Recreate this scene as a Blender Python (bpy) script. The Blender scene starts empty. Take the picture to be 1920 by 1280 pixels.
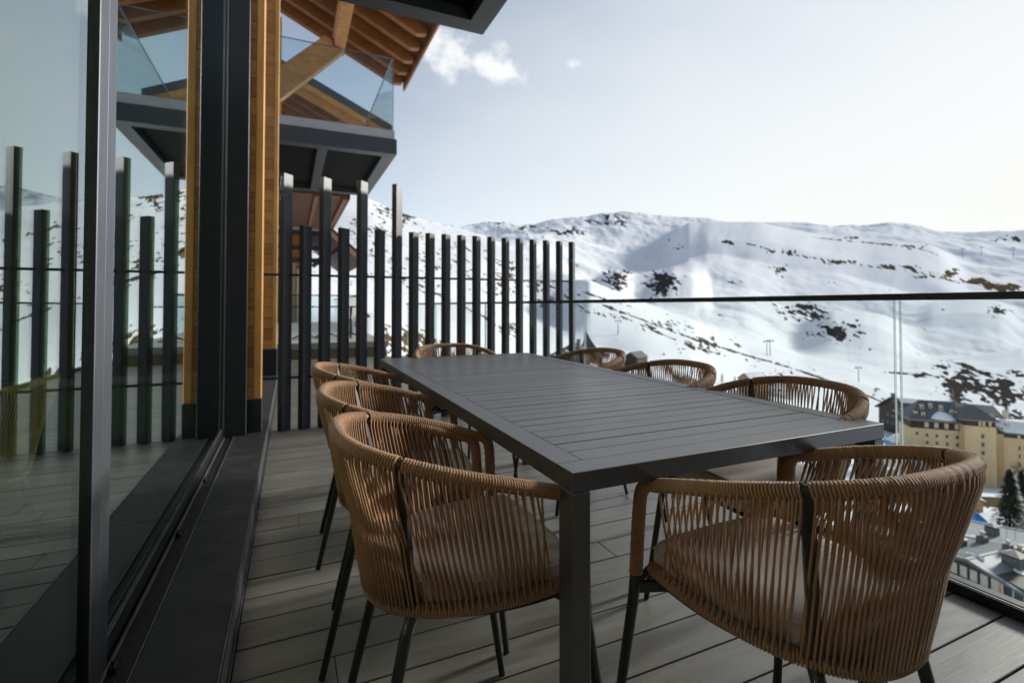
import bpy, math, random
import numpy as np
from mathutils import Vector, Matrix
random.seed(7)
rnd = random.Random(11)
SC = bpy.context.scene
COL = SC.collection
R = math.radians
PI = math.pi

# ------------------------------------------------------------------ camera numbers (metres, +Y along the facade, +X to the valley)
F_, H_ = 929.0, 1.06
YAW, PIT = R(24.07), R(1.2)
PPX, PPY = 960.0, 573 - 929 * math.tan(R(1.2))
RV = Vector((math.cos(YAW), -math.sin(YAW), 0))
FH = Vector((math.sin(YAW), math.cos(YAW), 0))
FV = FH * math.cos(PIT) + Vector((0, 0, math.sin(PIT)))
UV = FH * -math.sin(PIT) + Vector((0, 0, math.cos(PIT)))
CAM = Vector((0, 0, H_))
def ray(x, y): return FV + RV * ((x - PPX) / F_) - UV * ((y - PPY) / F_)
def at_d(x, y, d): return CAM + ray(x, y) * d
def at_z(x, y, z):
    r = ray(x, y); return CAM + r * ((z - H_) / r.z)

# ------------------------------------------------------------------ materials
def new_mat(name):
    m = bpy.data.materials.new(name); m.use_nodes = True
    nt = m.node_tree; b = nt.nodes['Principled BSDF']
    return m, nt, b
def nd(nt, t, **kw):
    n = nt.nodes.new(t)
    for k, v in kw.items():
        if k in n.inputs: n.inputs[k].default_value = v
        else: setattr(n, k, v)
    return n
def ramp(nt, fac, stops):
    r = nt.nodes.new('ShaderNodeValToRGB')
    e = r.color_ramp.elements
    while len(e) < len(stops): e.new(0.5)
    for i, (p, c) in enumerate(stops):
        e[i].position = p; e[i].color = (c[0], c[1], c[2], 1)
    nt.links.new(fac, r.inputs['Fac'])
    return r
def coords(nt, scale=(1, 1, 1), kind='Object', rot=(0, 0, 0)):
    tc = nt.nodes.new('ShaderNodeTexCoord'); mp = nt.nodes.new('ShaderNodeMapping')
    mp.inputs['Scale'].default_value = scale; mp.inputs['Rotation'].default_value = rot
    nt.links.new(tc.outputs[kind], mp.inputs['Vector']); return mp.outputs['Vector']
def wcoords(nt, scale=(1, 1, 1), rot=(0, 0, 0)):
    tc = nt.nodes.new('ShaderNodeNewGeometry'); mp = nt.nodes.new('ShaderNodeMapping')
    mp.inputs['Scale'].default_value = scale; mp.inputs['Rotation'].default_value = rot
    nt.links.new(tc.outputs['Position'], mp.inputs['Vector']); return mp.outputs['Vector']
def bump(nt, b, h, strength=0.2, dist=0.01):
    bp = nt.nodes.new('ShaderNodeBump'); bp.inputs['Strength'].default_value = strength; bp.inputs['Distance'].default_value = dist
    nt.links.new(h, bp.inputs['Height']); nt.links.new(bp.outputs['Normal'], b.inputs['Normal'])

def noisy(name, c1, c2, scale=20, rough=(0.4, 0.6), metallic=0.0, bmp=0.0, bdist=0.002, stretch=(1, 1, 1), detail=4, spec=0.5, world=False):
    m, nt, b = new_mat(name)
    v = wcoords(nt, stretch) if world else coords(nt, stretch)
    n = nd(nt, 'ShaderNodeTexNoise', Scale=scale, Detail=detail)
    nt.links.new(v, n.inputs['Vector'])
    r = ramp(nt, n.outputs['Fac'], [(0.3, c1), (0.7, c2)])
    nt.links.new(r.outputs['Color'], b.inputs['Base Color'])
    rr = nd(nt, 'ShaderNodeMapRange'); rr.inputs['To Min'].default_value = rough[0]; rr.inputs['To Max'].default_value = rough[1]
    nt.links.new(n.outputs['Fac'], rr.inputs['Value']); nt.links.new(rr.outputs['Result'], b.inputs['Roughness'])
    b.inputs['Metallic'].default_value = metallic
    b.inputs['Specular IOR Level'].default_value = spec
    if bmp: bump(nt, b, n.outputs['Fac'], bmp, bdist)
    return m

M = {}
M['dark_metal'] = noisy('dark powder coat', (.009, .0105, .0135), (.014, .016, .020), 60, (.34, .46))
M['post_metal'] = noisy('post coat', (.020, .022, .027), (.027, .030, .035), 250, (.40, .44), metallic=.0, spec=.45)
M['panel_metal'] = noisy('soffit panel', (.002, .002, .0025), (.004, .004, .0045), 8, (.7, .8), spec=.1)  # near-black coat of the recessed soffit panels
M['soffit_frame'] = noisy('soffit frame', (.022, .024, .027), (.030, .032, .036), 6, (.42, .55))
M['stile'] = noisy('satin door frame', (.12, .132, .15), (.15, .165, .185), 90, (.36, .44), metallic=.75, stretch=(1, 1, .05))
M['table'] = noisy('table coat', (.036, .0345, .0355), (.054, .0515, .0525), 5, (.25, .46), spec=.8, detail=9)
M['granite'] = noisy('dark granite', (.010, .0105, .012), (.022, .023, .025), 9, (.42, .62), detail=10, bmp=.04)
M['alu'] = noisy('worn aluminium', (.09, .09, .09), (.30, .29, .28), 25, (.32, .55), metallic=.8, stretch=(8, .6, 8), detail=8)
M['alu_dark'] = noisy('drain channel', (.06, .065, .07), (.11, .115, .12), 12, (.35, .5), metallic=.5, stretch=(6, 1, 6))
M['trim'] = noisy('pale balcony trim', (.30, .30, .30), (.36, .355, .35), 5, (.45, .55), metallic=.2)
M['black'] = noisy('black rubber', (.008, .008, .009), (.013, .013, .014), 30, (.5, .7))
M['blue_tape'] = noisy('blue tape', (.01, .10, .20), (.015, .13, .25), 30, (.4, .5))
M['leg'] = noisy('chair tube', (.012, .012, .013), (.022, .022, .023), 50, (.38, .5))
M['rough_white'] = noisy('white paint', (.6, .6, .58), (.72, .72, .70), 5, (.5, .7))
M['concrete'] = noisy('pale terrace slab', (.24, .25, .23), (.34, .34, .32), 3, (.7, .9), detail=8)
M['grey_wall'] = noisy('grey parapet', (.09, .10, .105), (.13, .14, .14), 2, (.6, .8))
M['yellow_wall'] = noisy('yellow render', (.56, .41, .22), (.68, .52, .30), .25, (.8, .9), detail=9, stretch=(1, 1, .35))
M['ochre_wall'] = noisy('ochre render', (.42, .24, .08), (.50, .30, .11), .6, (.8, .9), detail=6)
M['slate'] = noisy('grey slate roof', (.075, .085, .095), (.125, .135, .145), .8, (.55, .75), detail=10)
M['slate_dark'] = noisy('dark slate roof', (.035, .038, .042), (.065, .067, .07), .8, (.55, .75), detail=10)
M['roof_metal'] = noisy('grey felt roof', (.15, .17, .185), (.22, .24, .255), .5, (.5, .7), detail=10)
M['dark_timber'] = noisy('dark stained timber', (.020, .014, .013), (.042, .030, .027), 3, (.6, .8), detail=8, stretch=(1, 1, .2))
M['red_roof'] = noisy('red roof', (.20, .055, .05), (.27, .08, .07), 2, (.6, .8))
M['tan_timber'] = noisy('tan timber', (.28, .17, .085), (.38, .25, .13), 2, (.6, .8), detail=6)
M['win_dark'] = noisy('window glass', (.015, .02, .026), (.05, .06, .072), .7, (.08, .14))
M['win_pale'] = noisy('curtained window', (.30, .31, .26), (.42, .42, .36), 1.5, (.3, .4))
M['cream'] = noisy('cream paint', (.55, .45, .28), (.64, .54, .36), 2, (.6, .7))
M['chim'] = noisy('zinc chimney', (.06, .07, .08), (.12, .13, .14), 3, (.5, .7), metallic=.2)
M['chimcap'] = noisy('chimney cap', (.42, .36, .29), (.55, .47, .39), 4, (.7, .8))
M['blue_cover'] = noisy('blue tarpaulin', (.008, .16, .48), (.02, .24, .60), .8, (.35, .5), detail=6)
M['orange'] = noisy('orange marker', (.60, .28, .03), (.7, .34, .05), 2, (.5, .6))
M['needle'] = noisy('conifer needles', (.012, .020, .012), (.036, .050, .028), .9, (.6, .8), detail=6)
M['bark'] = noisy('bark', (.05, .036, .026), (.10, .075, .055), 4, (.8, .9))
M['twig'] = noisy('bare twigs', (.08, .062, .04), (.14, .11, .075), 4, (.8, .9))
M['dry_grass'] = noisy('dry grass', (.14, .10, .035), (.26, .19, .075), 3, (.8, .9), detail=8)
M['snow'] = noisy('roof snow', (.78, .81, .84), (.84, .86, .88), .4, (.5, .65), bmp=.3, bdist=.2)
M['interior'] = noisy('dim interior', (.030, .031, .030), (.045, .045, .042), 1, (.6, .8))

# larch cladding with board joints every 145 mm up the wall
def wood(name, c1, c2, c3, axis='Z', joint=None, rough=.55, grain=(30, 30, 1.2)):
    m, nt, b = new_mat(name)
    v = wcoords(nt, grain)
    n = nd(nt, 'ShaderNodeTexNoise', Scale=1.0, Detail=8, Roughness=.65)
    nt.links.new(v, n.inputs['Vector'])
    r = ramp(nt, n.outputs['Fac'], [(.28, c1), (.52, c2), (.75, c3)])
    col = r.outputs['Color']
    # knots / board to board variation
    n2 = nd(nt, 'ShaderNodeTexNoise', Scale=1.0, Detail=2)
    nt.links.new(wcoords(nt, (3, 3, 3)), n2.inputs['Vector'])
    mx = nd(nt, 'ShaderNodeMix', data_type='RGBA', blend_type='MULTIPLY'); mx.inputs['Factor'].default_value = .55
    r2 = ramp(nt, n2.outputs['Fac'], [(.3, (.62, .58, .55)), (.6, (1, 1, 1))])
    nt.links.new(col, mx.inputs['A']); nt.links.new(r2.outputs['Color'], mx.inputs['B'])
    col = mx.outputs['Result']
    if joint:
        sp = nd(nt, 'ShaderNodeSeparateXYZ'); nt.links.new(wcoords(nt, (1 / joint,) * 3), sp.inputs[0])
        fr = nd(nt, 'ShaderNodeMath', operation='FRACT'); nt.links.new(sp.outputs['Z'], fr.inputs[0])
        lt = nd(nt, 'ShaderNodeMath', operation='LESS_THAN'); lt.inputs[1].default_value = .04; nt.links.new(fr.outputs[0], lt.inputs[0])
        fl = nd(nt, 'ShaderNodeMath', operation='FLOOR'); nt.links.new(sp.outputs['Z'], fl.inputs[0])
        wn = nd(nt, 'ShaderNodeTexWhiteNoise', noise_dimensions='1D'); nt.links.new(fl.outputs[0], wn.inputs['W'])
        r3 = ramp(nt, wn.outputs['Value'], [(0, (.66, .60, .55)), (1, (1.08, 1.08, 1.08))])
        m2 = nd(nt, 'ShaderNodeMix', data_type='RGBA', blend_type='MULTIPLY'); m2.inputs['Factor'].default_value = 1
        nt.links.new(col, m2.inputs['A']); nt.links.new(r3.outputs['Color'], m2.inputs['B'])
        m3 = nd(nt, 'ShaderNodeMix', data_type='RGBA'); m3.inputs['B'].default_value = (.03, .012, .004, 1)
        nt.links.new(lt.outputs[0], m3.inputs['Factor']); nt.links.new(m2.outputs['Result'], m3.inputs['A'])
        col = m3.outputs['Result']
    nt.links.new(col, b.inputs['Base Color'])
    b.inputs['Roughness'].default_value = rough
    bump(nt, b, n.outputs['Fac'], .12, .003)
    return m
M['larch'] = wood('larch boards', (.29, .105, .016), (.44, .18, .030), (.52, .235, .048), joint=.148, grain=(6, 6, 40))
M['larch_post'] = wood('larch corner post', (.38, .16, .030), (.52, .245, .050), (.60, .31, .080), grain=(40, 40, 1.3))
M['glulam'] = wood('glued beam', (.28, .12, .030), (.44, .21, .060), (.52, .28, .09), grain=(3, 30, 30), rough=.6)
M['rafter'] = wood('rafter timber', (.16, .058, .014), (.26, .100, .026), (.32, .135, .040), grain=(3, 30, 30), rough=.65)
M['roof_board'] = wood('roof boarding', (.07, .028, .012), (.11, .045, .018), (.15, .065, .028), grain=(2, 20, 20), rough=.75)

# rope: braided cord
def rope_mat(name, k):
    m, nt, b = new_mat(name)
    v = coords(nt, (1, 1, 1))
    n = nd(nt, 'ShaderNodeTexNoise', Scale=900, Detail=2)
    nt.links.new(v, n.inputs['Vector'])
    n2 = nd(nt, 'ShaderNodeTexNoise', Scale=14, Detail=3)
    nt.links.new(v, n2.inputs['Vector'])
    r = ramp(nt, n.outputs['Fac'], [(.3, (.22 * k, .112 * k, .046 * k)), (.72, (.42 * k, .230 * k, .098 * k))])
    r2 = ramp(nt, n2.outputs['Fac'], [(.35, (.84, .82, .80)), (.65, (1.05, 1.04, 1.02))])
    mx = nd(nt, 'ShaderNodeMix', data_type='RGBA', blend_type='MULTIPLY'); mx.inputs['Factor'].default_value = 1
    nt.links.new(r.outputs['Color'], mx.inputs['A']); nt.links.new(r2.outputs['Color'], mx.inputs['B'])
    nt.links.new(mx.outputs['Result'], b.inputs['Base Color'])
    b.inputs['Roughness'].default_value = .72
    b.inputs['Sheen Weight'].default_value = .15
    bump(nt, b, n.outputs['Fac'], .5, .0012)
    return m
M['rope'] = rope_mat('brown woven cord', .80)
M['cushion'] = noisy('pale canvas cushion', (.40, .34, .31), (.50, .44, .40), 380, (.8, .9), bmp=.35, bdist=.0008)

# deck boards: grey composite with streaky grain, each board a little different
def deck_mat():
    m, nt, b = new_mat('grey composite decking')
    v = wcoords(nt, (1.6, 55, 1))
    n = nd(nt, 'ShaderNodeTexNoise', Scale=1, Detail=9, Roughness=.7, Distortion=.6); nt.links.new(v, n.inputs['Vector'])
    n2 = nd(nt, 'ShaderNodeTexNoise', Scale=1, Detail=5, Distortion=1.5); nt.links.new(wcoords(nt, (2.2, 10, 1)), n2.inputs['Vector'])
    n3 = nd(nt, 'ShaderNodeTexNoise', Scale=1.4, Detail=6); nt.links.new(wcoords(nt), n3.inputs['Vector'])
    at = nd(nt, 'ShaderNodeAttribute', attribute_name='tone')
    r = ramp(nt, n.outputs['Fac'], [(.25, (.108, .100, .090)), (.75, (.170, .159, .146))])
    r2 = ramp(nt, n2.outputs['Fac'], [(.3, (.80, .79, .78)), (.7, (1.08, 1.08, 1.08))])
    r3 = ramp(nt, n3.outputs['Fac'], [(.35, (.86, .85, .84)), (.6, (1.02, 1.02, 1.02))])
    def mul(a, c, f=1.0):
        mx = nd(nt, 'ShaderNodeMix', data_type='RGBA', blend_type='MULTIPLY'); mx.inputs['Factor'].default_value = f
        nt.links.new(a, mx.inputs['A']); nt.links.new(c, mx.inputs['B']); return mx.outputs['Result']
    c = mul(mul(r.outputs['Color'], r2.outputs['Color']), r3.outputs['Color'])
    tr = ramp(nt, at.outputs['Fac'], [(0, (.86, .85, .84)), (1, (1.1, 1.1, 1.1))])
    c = mul(c, tr.outputs['Color'])
    nt.links.new(c, b.inputs['Base Color'])
    rr = nd(nt, 'ShaderNodeMapRange'); b.inputs['Specular IOR Level'].default_value = .75; rr.inputs['To Min'].default_value = .34; rr.inputs['To Max'].default_value = .52
    nt.links.new(n2.outputs['Fac'], rr.inputs['Value']); nt.links.new(rr.outputs['Result'], b.inputs['Roughness'])
    bump(nt, b, n.outputs['Fac'], .25, .002)
    return m
M['deck'] = deck_mat()

def glass(name, tint, f0, rough=0.0, gcol=(1, 1, 1), p=5.0, fmax=1.0):
    m = bpy.data.materials.new(name); m.use_nodes = True
    nt = m.node_tree; nt.nodes.clear()
    out = nd(nt, 'ShaderNodeOutputMaterial'); mix = nd(nt, 'ShaderNodeMixShader')
    tr = nd(nt, 'ShaderNodeBsdfTransparent'); tr.inputs['Color'].default_value = (*tint, 1)
    gl = nd(nt, 'ShaderNodeBsdfGlossy', distribution='GGX'); gl.inputs['Roughness'].default_value = rough; gl.inputs['Color'].default_value = (*gcol, 1)
    lw = nd(nt, 'ShaderNodeLayerWeight'); lw.inputs['Blend'].default_value = .5   # Facing = 1 - cos
    pw = nd(nt, 'ShaderNodeMath', operation='POWER'); pw.inputs[1].default_value = p
    mr = nd(nt, 'ShaderNodeMapRange'); mr.inputs['To Min'].default_value = f0; mr.inputs['To Max'].default_value = fmax
    nt.links.new(lw.outputs['Facing'], pw.inputs[0]); nt.links.new(pw.outputs[0], mr.inputs['Value'])
    nt.links.new(mr.outputs['Result'], mix.inputs['Fac'])
    nt.links.new(tr.outputs[0], mix.inputs[1]); nt.links.new(gl.outputs[0], mix.inputs[2])
    nt.links.new(mix.outputs[0], out.inputs['Surface'])
    return m
M['facade_glass'] = glass('coated facade glass', (.76, .88, .72), .11, gcol=(.89, .95, .97), p=2.4, fmax=.95)
M['rail_glass'] = glass('railing glass', (.945, .97, .965), .012, p=5, fmax=.30)
M['rail_edge'] = glass('polished glass edge', (.65, .75, .75), .25, p=3)
M['balcony_glass'] = glass('balcony glass', (.88, .94, .945), .012, p=5, fmax=.4)

def curtain_mat():
    m, nt, b = new_mat('sheer curtain')
    n = nd(nt, 'ShaderNodeTexNoise', Scale=260, Detail=2); nt.links.new(coords(nt), n.inputs['Vector'])
    r = ramp(nt, n.outputs['Fac'], [(.35, (.16, .19, .16)), (.65, (.30, .34, .30))])
    nt.links.new(r.outputs['Color'], b.inputs['Base Color']); b.inputs['Roughness'].default_value = .9
    return m
M['curtain'] = curtain_mat()

# ------------------------------------------------------------------ mesh builder
class MB:
    def __init__(s): s.v = []; s.f = []; s.sm = []; s.tone = None
    def add(s, vs, fs, smooth=False):
        o = len(s.v); s.v += [tuple(v) for v in vs]
        for f in fs: s.f.append(tuple(i + o for i in f)); s.sm.append(smooth)
        return s
    def box(s, a, b, bev=0.0):
        x0, y0, z0 = a; x1, y1, z1 = b
        if x0 > x1: x0, x1 = x1, x0
        if y0 > y1: y0, y1 = y1, y0
        if z0 > z1: z0, z1 = z1, z0
        if bev <= 0:
            vs = [(x0, y0, z0), (x1, y0, z0), (x1, y1, z0), (x0, y1, z0), (x0, y0, z1), (x1, y0, z1), (x1, y1, z1), (x0, y1, z1)]
            return s.add(vs, [(0, 3, 2, 1), (4, 5, 6, 7), (0, 1, 5, 4), (1, 2, 6, 5), (2, 3, 7, 6), (3, 0, 4, 7)])
        e = min(bev, (x1 - x0) / 2.01, (y1 - y0) / 2.01, (z1 - z0) / 2.01)
        X = (x0, x1); Y = (y0, y1); Z = (z0, z1); vs = []; idx = {}
        for i in (0, 1):
            for j in (0, 1):
                for k in (0, 1):
                    sx, sy, sz = (1, -1)[i], (1, -1)[j], (1, -1)[k]
                    for ax, p in ((0, (X[i], Y[j] + sy * e, Z[k] + sz * e)), (1, (X[i] + sx * e, Y[j], Z[k] + sz * e)), (2, (X[i] + sx * e, Y[j] + sy * e, Z[k]))):
                        idx[(i, j, k, ax)] = len(vs); vs.append(p)
        fs = []
        for i in (0, 1): fs.append([idx[(i, j, k, 0)] for j, k in ((0, 0), (1, 0), (1, 1), (0, 1))])
        for j in (0, 1): fs.append([idx[(i, j, k, 1)] for i, k in ((0, 0), (1, 0), (1, 1), (0, 1))])
        for k in (0, 1): fs.append([idx[(i, j, k, 2)] for i, j in ((0, 0), (1, 0), (1, 1), (0, 1))])
        for i in (0, 1):
            for j in (0, 1): fs.append([idx[(i, j, 0, 0)], idx[(i, j, 1, 0)], idx[(i, j, 1, 1)], idx[(i, j, 0, 1)]])
        for i in (0, 1):
            for k in (0, 1): fs.append([idx[(i, 0, k, 0)], idx[(i, 1, k, 0)], idx[(i, 1, k, 2)], idx[(i, 0, k, 2)]])
        for j in (0, 1):
            for k in (0, 1): fs.append([idx[(0, j, k, 1)], idx[(1, j, k, 1)], idx[(1, j, k, 2)], idx[(0, j, k, 2)]])
        for i in (0, 1):
            for j in (0, 1):
                for k in (0, 1): fs.append([idx[(i, j, k, a)] for a in (0, 1, 2)])
        c = Vector(((x0 + x1) / 2, (y0 + y1) / 2, (z0 + z1) / 2)); out = []
        for f in fs:
            p = [Vector(vs[q]) for q in f]; n = (p[1] - p[0]).cross(p[2] - p[0]); m = sum(p, Vector()) / len(p)
            out.append(tuple(f) if n.dot(m - c) > 0 else tuple(reversed(f)))
        return s.add(vs, out)
    def tube(s, path, r, n=8, closed=False, caps=True, smooth=True):
        P = [Vector(p) for p in path]; N = len(P)
        rs = r if isinstance(r, (list, tuple)) else [r] * N
        T = []
        for i in range(N):
            a = P[(i - 1) % N] if (closed or i > 0) else P[i]; b = P[(i + 1) % N] if (closed or i < N - 1) else P[i]
            t = b - a; T.append(t.normalized() if t.length > 1e-9 else Vector((0, 0, 1)))
        u = T[0].orthogonal().normalized(); vs = []; fs = []
        for i in range(N):
            u = (u - T[i] * u.dot(T[i]));
            u = u.normalized() if u.length > 1e-6 else T[i].orthogonal().normalized()
            w = T[i].cross(u)
            for k in range(n):
                a = 2 * PI * k / n; vs.append(P[i] + (u * math.cos(a) + w * math.sin(a)) * rs[i])
        L = N if closed else N - 1
        for i in range(L):
            j = (i + 1) % N
            for k in range(n): fs.append((i * n + k, i * n + (k + 1) % n, j * n + (k + 1) % n, j * n + k))
        if caps and not closed: fs += [tuple(reversed(range(n))), tuple(range((N - 1) * n, N * n))]
        return s.add(vs, fs, smooth)
    def prism(s, poly, vec):
        n = len(poly); a = [Vector(p) for p in poly]; b = [p + Vector(vec) for p in a]
        nn = Vector()
        for i in range(n): nn += a[i].cross(a[(i + 1) % n])
        if nn.dot(Vector(vec)) > 0: a, b = b, a
        return s.add(a + b, [tuple(range(n)), tuple(reversed(range(n, 2 * n)))] + [(i, i + n, (i + 1) % n + n, (i + 1) % n) for i in range(n)])
    def beam(s, p, q, w, h, up=(0, 0, 1)):
        p, q = Vector(p), Vector(q); t = (q - p).normalized(); sd = t.cross(Vector(up)).normalized(); u = sd.cross(t)
        poly = [p + sd * w / 2 + u * h / 2, p - sd * w / 2 + u * h / 2, p - sd * w / 2 - u * h / 2, p + sd * w / 2 - u * h / 2]
        return s.prism(poly, q - p)
    def build(s, name, mat, parent=None, world=False, kind=None):
        me = bpy.data.meshes.new(name)
        off = parent.location if (world and parent is not None) else Vector()
        root = parent
        if world and parent is not None:
            off = Vector(parent.location)
            p = parent.parent
            while p is not None: off += p.location; p = p.parent
        me.from_pydata([(v[0] - off[0], v[1] - off[1], v[2] - off[2]) for v in s.v], [], s.f)
        me.polygons.foreach_set('use_smooth', s.sm)
        me.materials.append(M[mat] if isinstance(mat, str) else mat)
        me.update()
        o = bpy.data.objects.new(name, me); COL.objects.link(o)
        if parent is not None: o.parent = parent
        if kind: o['kind'] = kind
        return o

def thing(name, label, cat, loc=(0, 0, 0), rz=0.0, group=None):
    o = bpy.data.objects.new(name, None); COL.objects.link(o); o.location = loc; o.rotation_euler = (0, 0, rz)
    o.empty_display_size = .2
    o['label'] = label; o['category'] = cat
    if group: o['group'] = group
    return o
def tag(o, label, cat, group=None):
    o['label'] = label; o['category'] = cat
    if group: o['group'] = group
    return o
def copy_tree(o, parent=None):
    c = o.copy(); COL.objects.link(c)
    if parent is not None: c.parent = parent
    for ch in list(o.children): copy_tree(ch, c)
    return c

# ------------------------------------------------------------------ terrace deck
def make_deck():
    mb = MB(); tones = []
    pitch = .1452; y = -2.02
    while y < 10.55:
        x = -.145; cut = rnd.uniform(-1.2, .6)
        xs = [x]
        c = cut
        while c < 2.24:
            if c > x + .15: xs.append(c)
            c += 2.4
        xs.append(2.247)
        for i in range(len(xs) - 1):
            n0 = len(mb.f)
            dz = rnd.uniform(-.0008, .0008)
            mb.box((xs[i] + (.0012 if i else 0), y + .0032, -.026), (xs[i + 1] - .0012, y + pitch - .0032, dz), .0018)
            t = rnd.random(); tones += [t] * (len(mb.f) - n0)
        y += pitch
    o = mb.build('terrace_deck', 'deck', kind='structure')
    a = o.data.attributes.new('tone', 'FLOAT', 'FACE'); a.data.foreach_set('value', tones)
    b = MB(); b.box((-.6, -2.1, -.3), (2.36, 10.7, -.04)); b.build('deck_base', 'black', kind='structure')
make_deck()

# ------------------------------------------------------------------ lodge with glazed front
lodge = thing('lodge', 'mountain lodge with tall glazed doors, larch columns and dark steel balconies', 'building', (-.45, 4.2, 0))
def P(name, mb, mat, parent=lodge): return mb.build(name, mat, parent, world=True)
# threshold: raised granite sill, aluminium tracks, drain
m = MB(); y = -1.2
while y < 4.2:
    m.box((-.370, y + .0015, -.03), (-.1635, min(y + 1.30, 4.215) - .0015, .100), .002); y += 1.30
m.box((-.370, 4.2165, -.03), (-.1635, 7.9, .099))
sill = P('door_sill', m, 'granite')
m = MB(); m.box((-.3735, -1.2, -.03), (-.3705, 4.215, .104), .0008); m.box((-.163, -1.2, .0), (-.1605, 9.5, .1015), .0006); P('sill_edge', m, 'alu', sill)
m = MB(); m.box((-.160, -1.2, -.05), (-.156, 9.5, .092), .001); m.box((-.1555, -1.2, -.05), (-.148, 10.5, .005), .001); P('drain_channel', m, 'alu_dark', sill)
m = MB(); m.box((-.56, -1.2, -.05), (-.374, 4.17, .088)); tr = P('door_track', m, 'black')
m = MB(); m.box((-.440, -1.2, .0885), (-.4315, 4.17, .102), .001); P('track_rail', m, 'alu', tr)
m = MB(); m.box((-.405, -1.2, .0885), (-.403, 4.17, .094)); P('track_rail', m, 'alu_dark', tr)
for yy in (1.64, 2.48, 3.19):
    m = MB(); m.box((-.4315, yy, .0885), (-.415, yy + .03, .108), .003); m.box((-.428, yy + .010, .106), (-.419, yy + .020, .116), .002); P('track_stop', m, 'black', tr)
# glass doors: near leaf and far leaf; the far leaf carries a wide satin stile
GT = 4.4
m = MB(); m.box((-.461, -.9, .105), (-.4535, 1.536, GT)); leaf1 = P('glass_door', m, 'facade_glass')
m = MB(); m.box((-.470, -.9, .0885), (-.4525, 1.536, .104), .001); P('door_rail', m, 'dark_metal', leaf1)
m = MB(); m.box((-.4615, 1.5365, .0885), (-.4415, 1.5395, GT)); P('door_seal', m, 'black', leaf1)
m = MB(); m.box((-.461, 1.674, .160), (-.4535, 4.165, GT)); leaf2 = P('glass_door', m, 'facade_glass')
m = MB(); m.box((-.475, 1.54, .0885), (-.440, 1.6055, GT + .02), .002); m.box((-.475, 1.607, .0885), (-.4408, 1.6735, GT + .02), .002); P('door_stile', m, 'stile', leaf2)
m = MB(); m.box((-.475, 1.674, .0885), (-.4485, 4.172, .1595), .001); P('door_rail', m, 'dark_metal', leaf2)
m = MB(); m.box((-.452, 1.675, .156), (-.4475, 4.16, .1605)); P('glazing_bead', m, 'alu', leaf2)
# jamb panel and its bright sealing strip
m = MB(); m.box((-.60, 4.175, .0), (-.445, 4.215, 6.0), .002); m.box((-.434, 4.180, .101), (-.296, 4.25, 6.0), .002); jamb = P('jamb_panel', m, 'dark_metal')
m = MB(); m.box((-.4435, 4.177, .104), (-.4375, 4.24, 5.9), .001); P('seal_strip', m, 'alu', jamb)
# head, upper wall, interior
m = MB(); m.box((-.62, -1.2, GT + .03), (-.44, 4.17, GT + .22)); P('door_head', m, 'dark_metal')
m = MB(); m.box((-.72, -2.69, GT + .23), (-.44, 4.17, 6.4)); P('upper_wall', m, 'larch')  # wall above the doors, out of view, put in to block light
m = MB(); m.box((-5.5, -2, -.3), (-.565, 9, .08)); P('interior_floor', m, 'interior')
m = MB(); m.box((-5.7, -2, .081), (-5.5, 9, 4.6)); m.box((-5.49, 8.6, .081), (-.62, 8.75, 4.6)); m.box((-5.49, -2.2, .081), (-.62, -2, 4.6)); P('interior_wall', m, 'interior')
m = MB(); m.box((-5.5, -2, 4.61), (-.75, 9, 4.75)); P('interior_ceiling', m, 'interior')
m = MB(); m.box((-.461, 4.44, .161), (-.4535, 7.5, GT)); g2 = P('glass_door', m, 'facade_glass')
m = MB(); m.box((-.475, 4.40, .101), (-.4485, 7.6, .160)); m.box((-.475, 4.40, .161), (-.4485, 4.439, GT)); m.box((-.475, 7.501, .161), (-.4485, 7.6, GT)); P('door_rail', m, 'dark_metal', g2)
m = MB(); m.box((-.6, -2.95, -.3), (3.4, -2.7, 4.6)); P('light_block_wall', m, 'dark_timber')  # unseen wall behind the camera, added to darken surfaces facing it
# larch columns with steel shoes
def column(xl, xr, y0, y1, top, shoe, zb):
    m = MB(); m.box((xl, y0 + .006, shoe), (xr - .056, y1, top)); c = P('timber_column', m, 'larch')
    m = MB(); m.box((xr - .055, y0 - .004, shoe), (xr, y1 + .01, top), .004); P('corner_post', m, 'larch_post', c)
    m = MB(); m.box((xl - .004, y0 - .012, zb), (xr + .006, y1 + .02, shoe - .002), .003); P('column_shoe', m, 'dark_metal', c)
    return c
column(-.54, -.200, 4.264, 4.39, 6.0, .350, .1005)
column(-.345, -.175, 7.655, 7.80, 6.4, .46, .1005)
column(-.60, -.205, .33, .475, 2.89, .35, .101)
# own balcony overhead and the larger one further along
def slab_soffit(x0, x1, y0, y1, zb, zt, b, ribs=(), rw=.1):
    f = MB()
    f.box((x0, y0, zb), (x1, y0 + b, zt)); f.box((x0, y1 - b, zb), (x1, y1, zt)); f.box((x1 - b, y0 + b, zb), (x1, y1 - b, zt))
    f.box((x0, y0 + b, zb + .002), (x0 + b, y1 - b, zt))
    for r in ribs: f.box((r - rw / 2, y0 + b, zb + .002), (r + rw / 2, y1 - b, zt - .005))
    o = P('balcony_slab', f, 'soffit_frame')
    e = [x0 + b] + sorted(q for r in ribs for q in (r - rw / 2, r + rw / 2)) + [x1 - b]
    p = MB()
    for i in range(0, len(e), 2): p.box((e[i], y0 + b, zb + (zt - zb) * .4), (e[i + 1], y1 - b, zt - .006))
    P('soffit_panel', p, 'panel_metal', o)
    return o
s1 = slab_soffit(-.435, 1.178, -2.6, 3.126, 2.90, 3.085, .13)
m = MB(); m.box((-.435, 3.127, 2.995), (1.181, 3.135, 3.12)); m.box((1.1785, -2.6, 2.995), (1.186, 3.135, 3.12)); P('fascia_cap', m, 'soffit_frame', s1)
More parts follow.
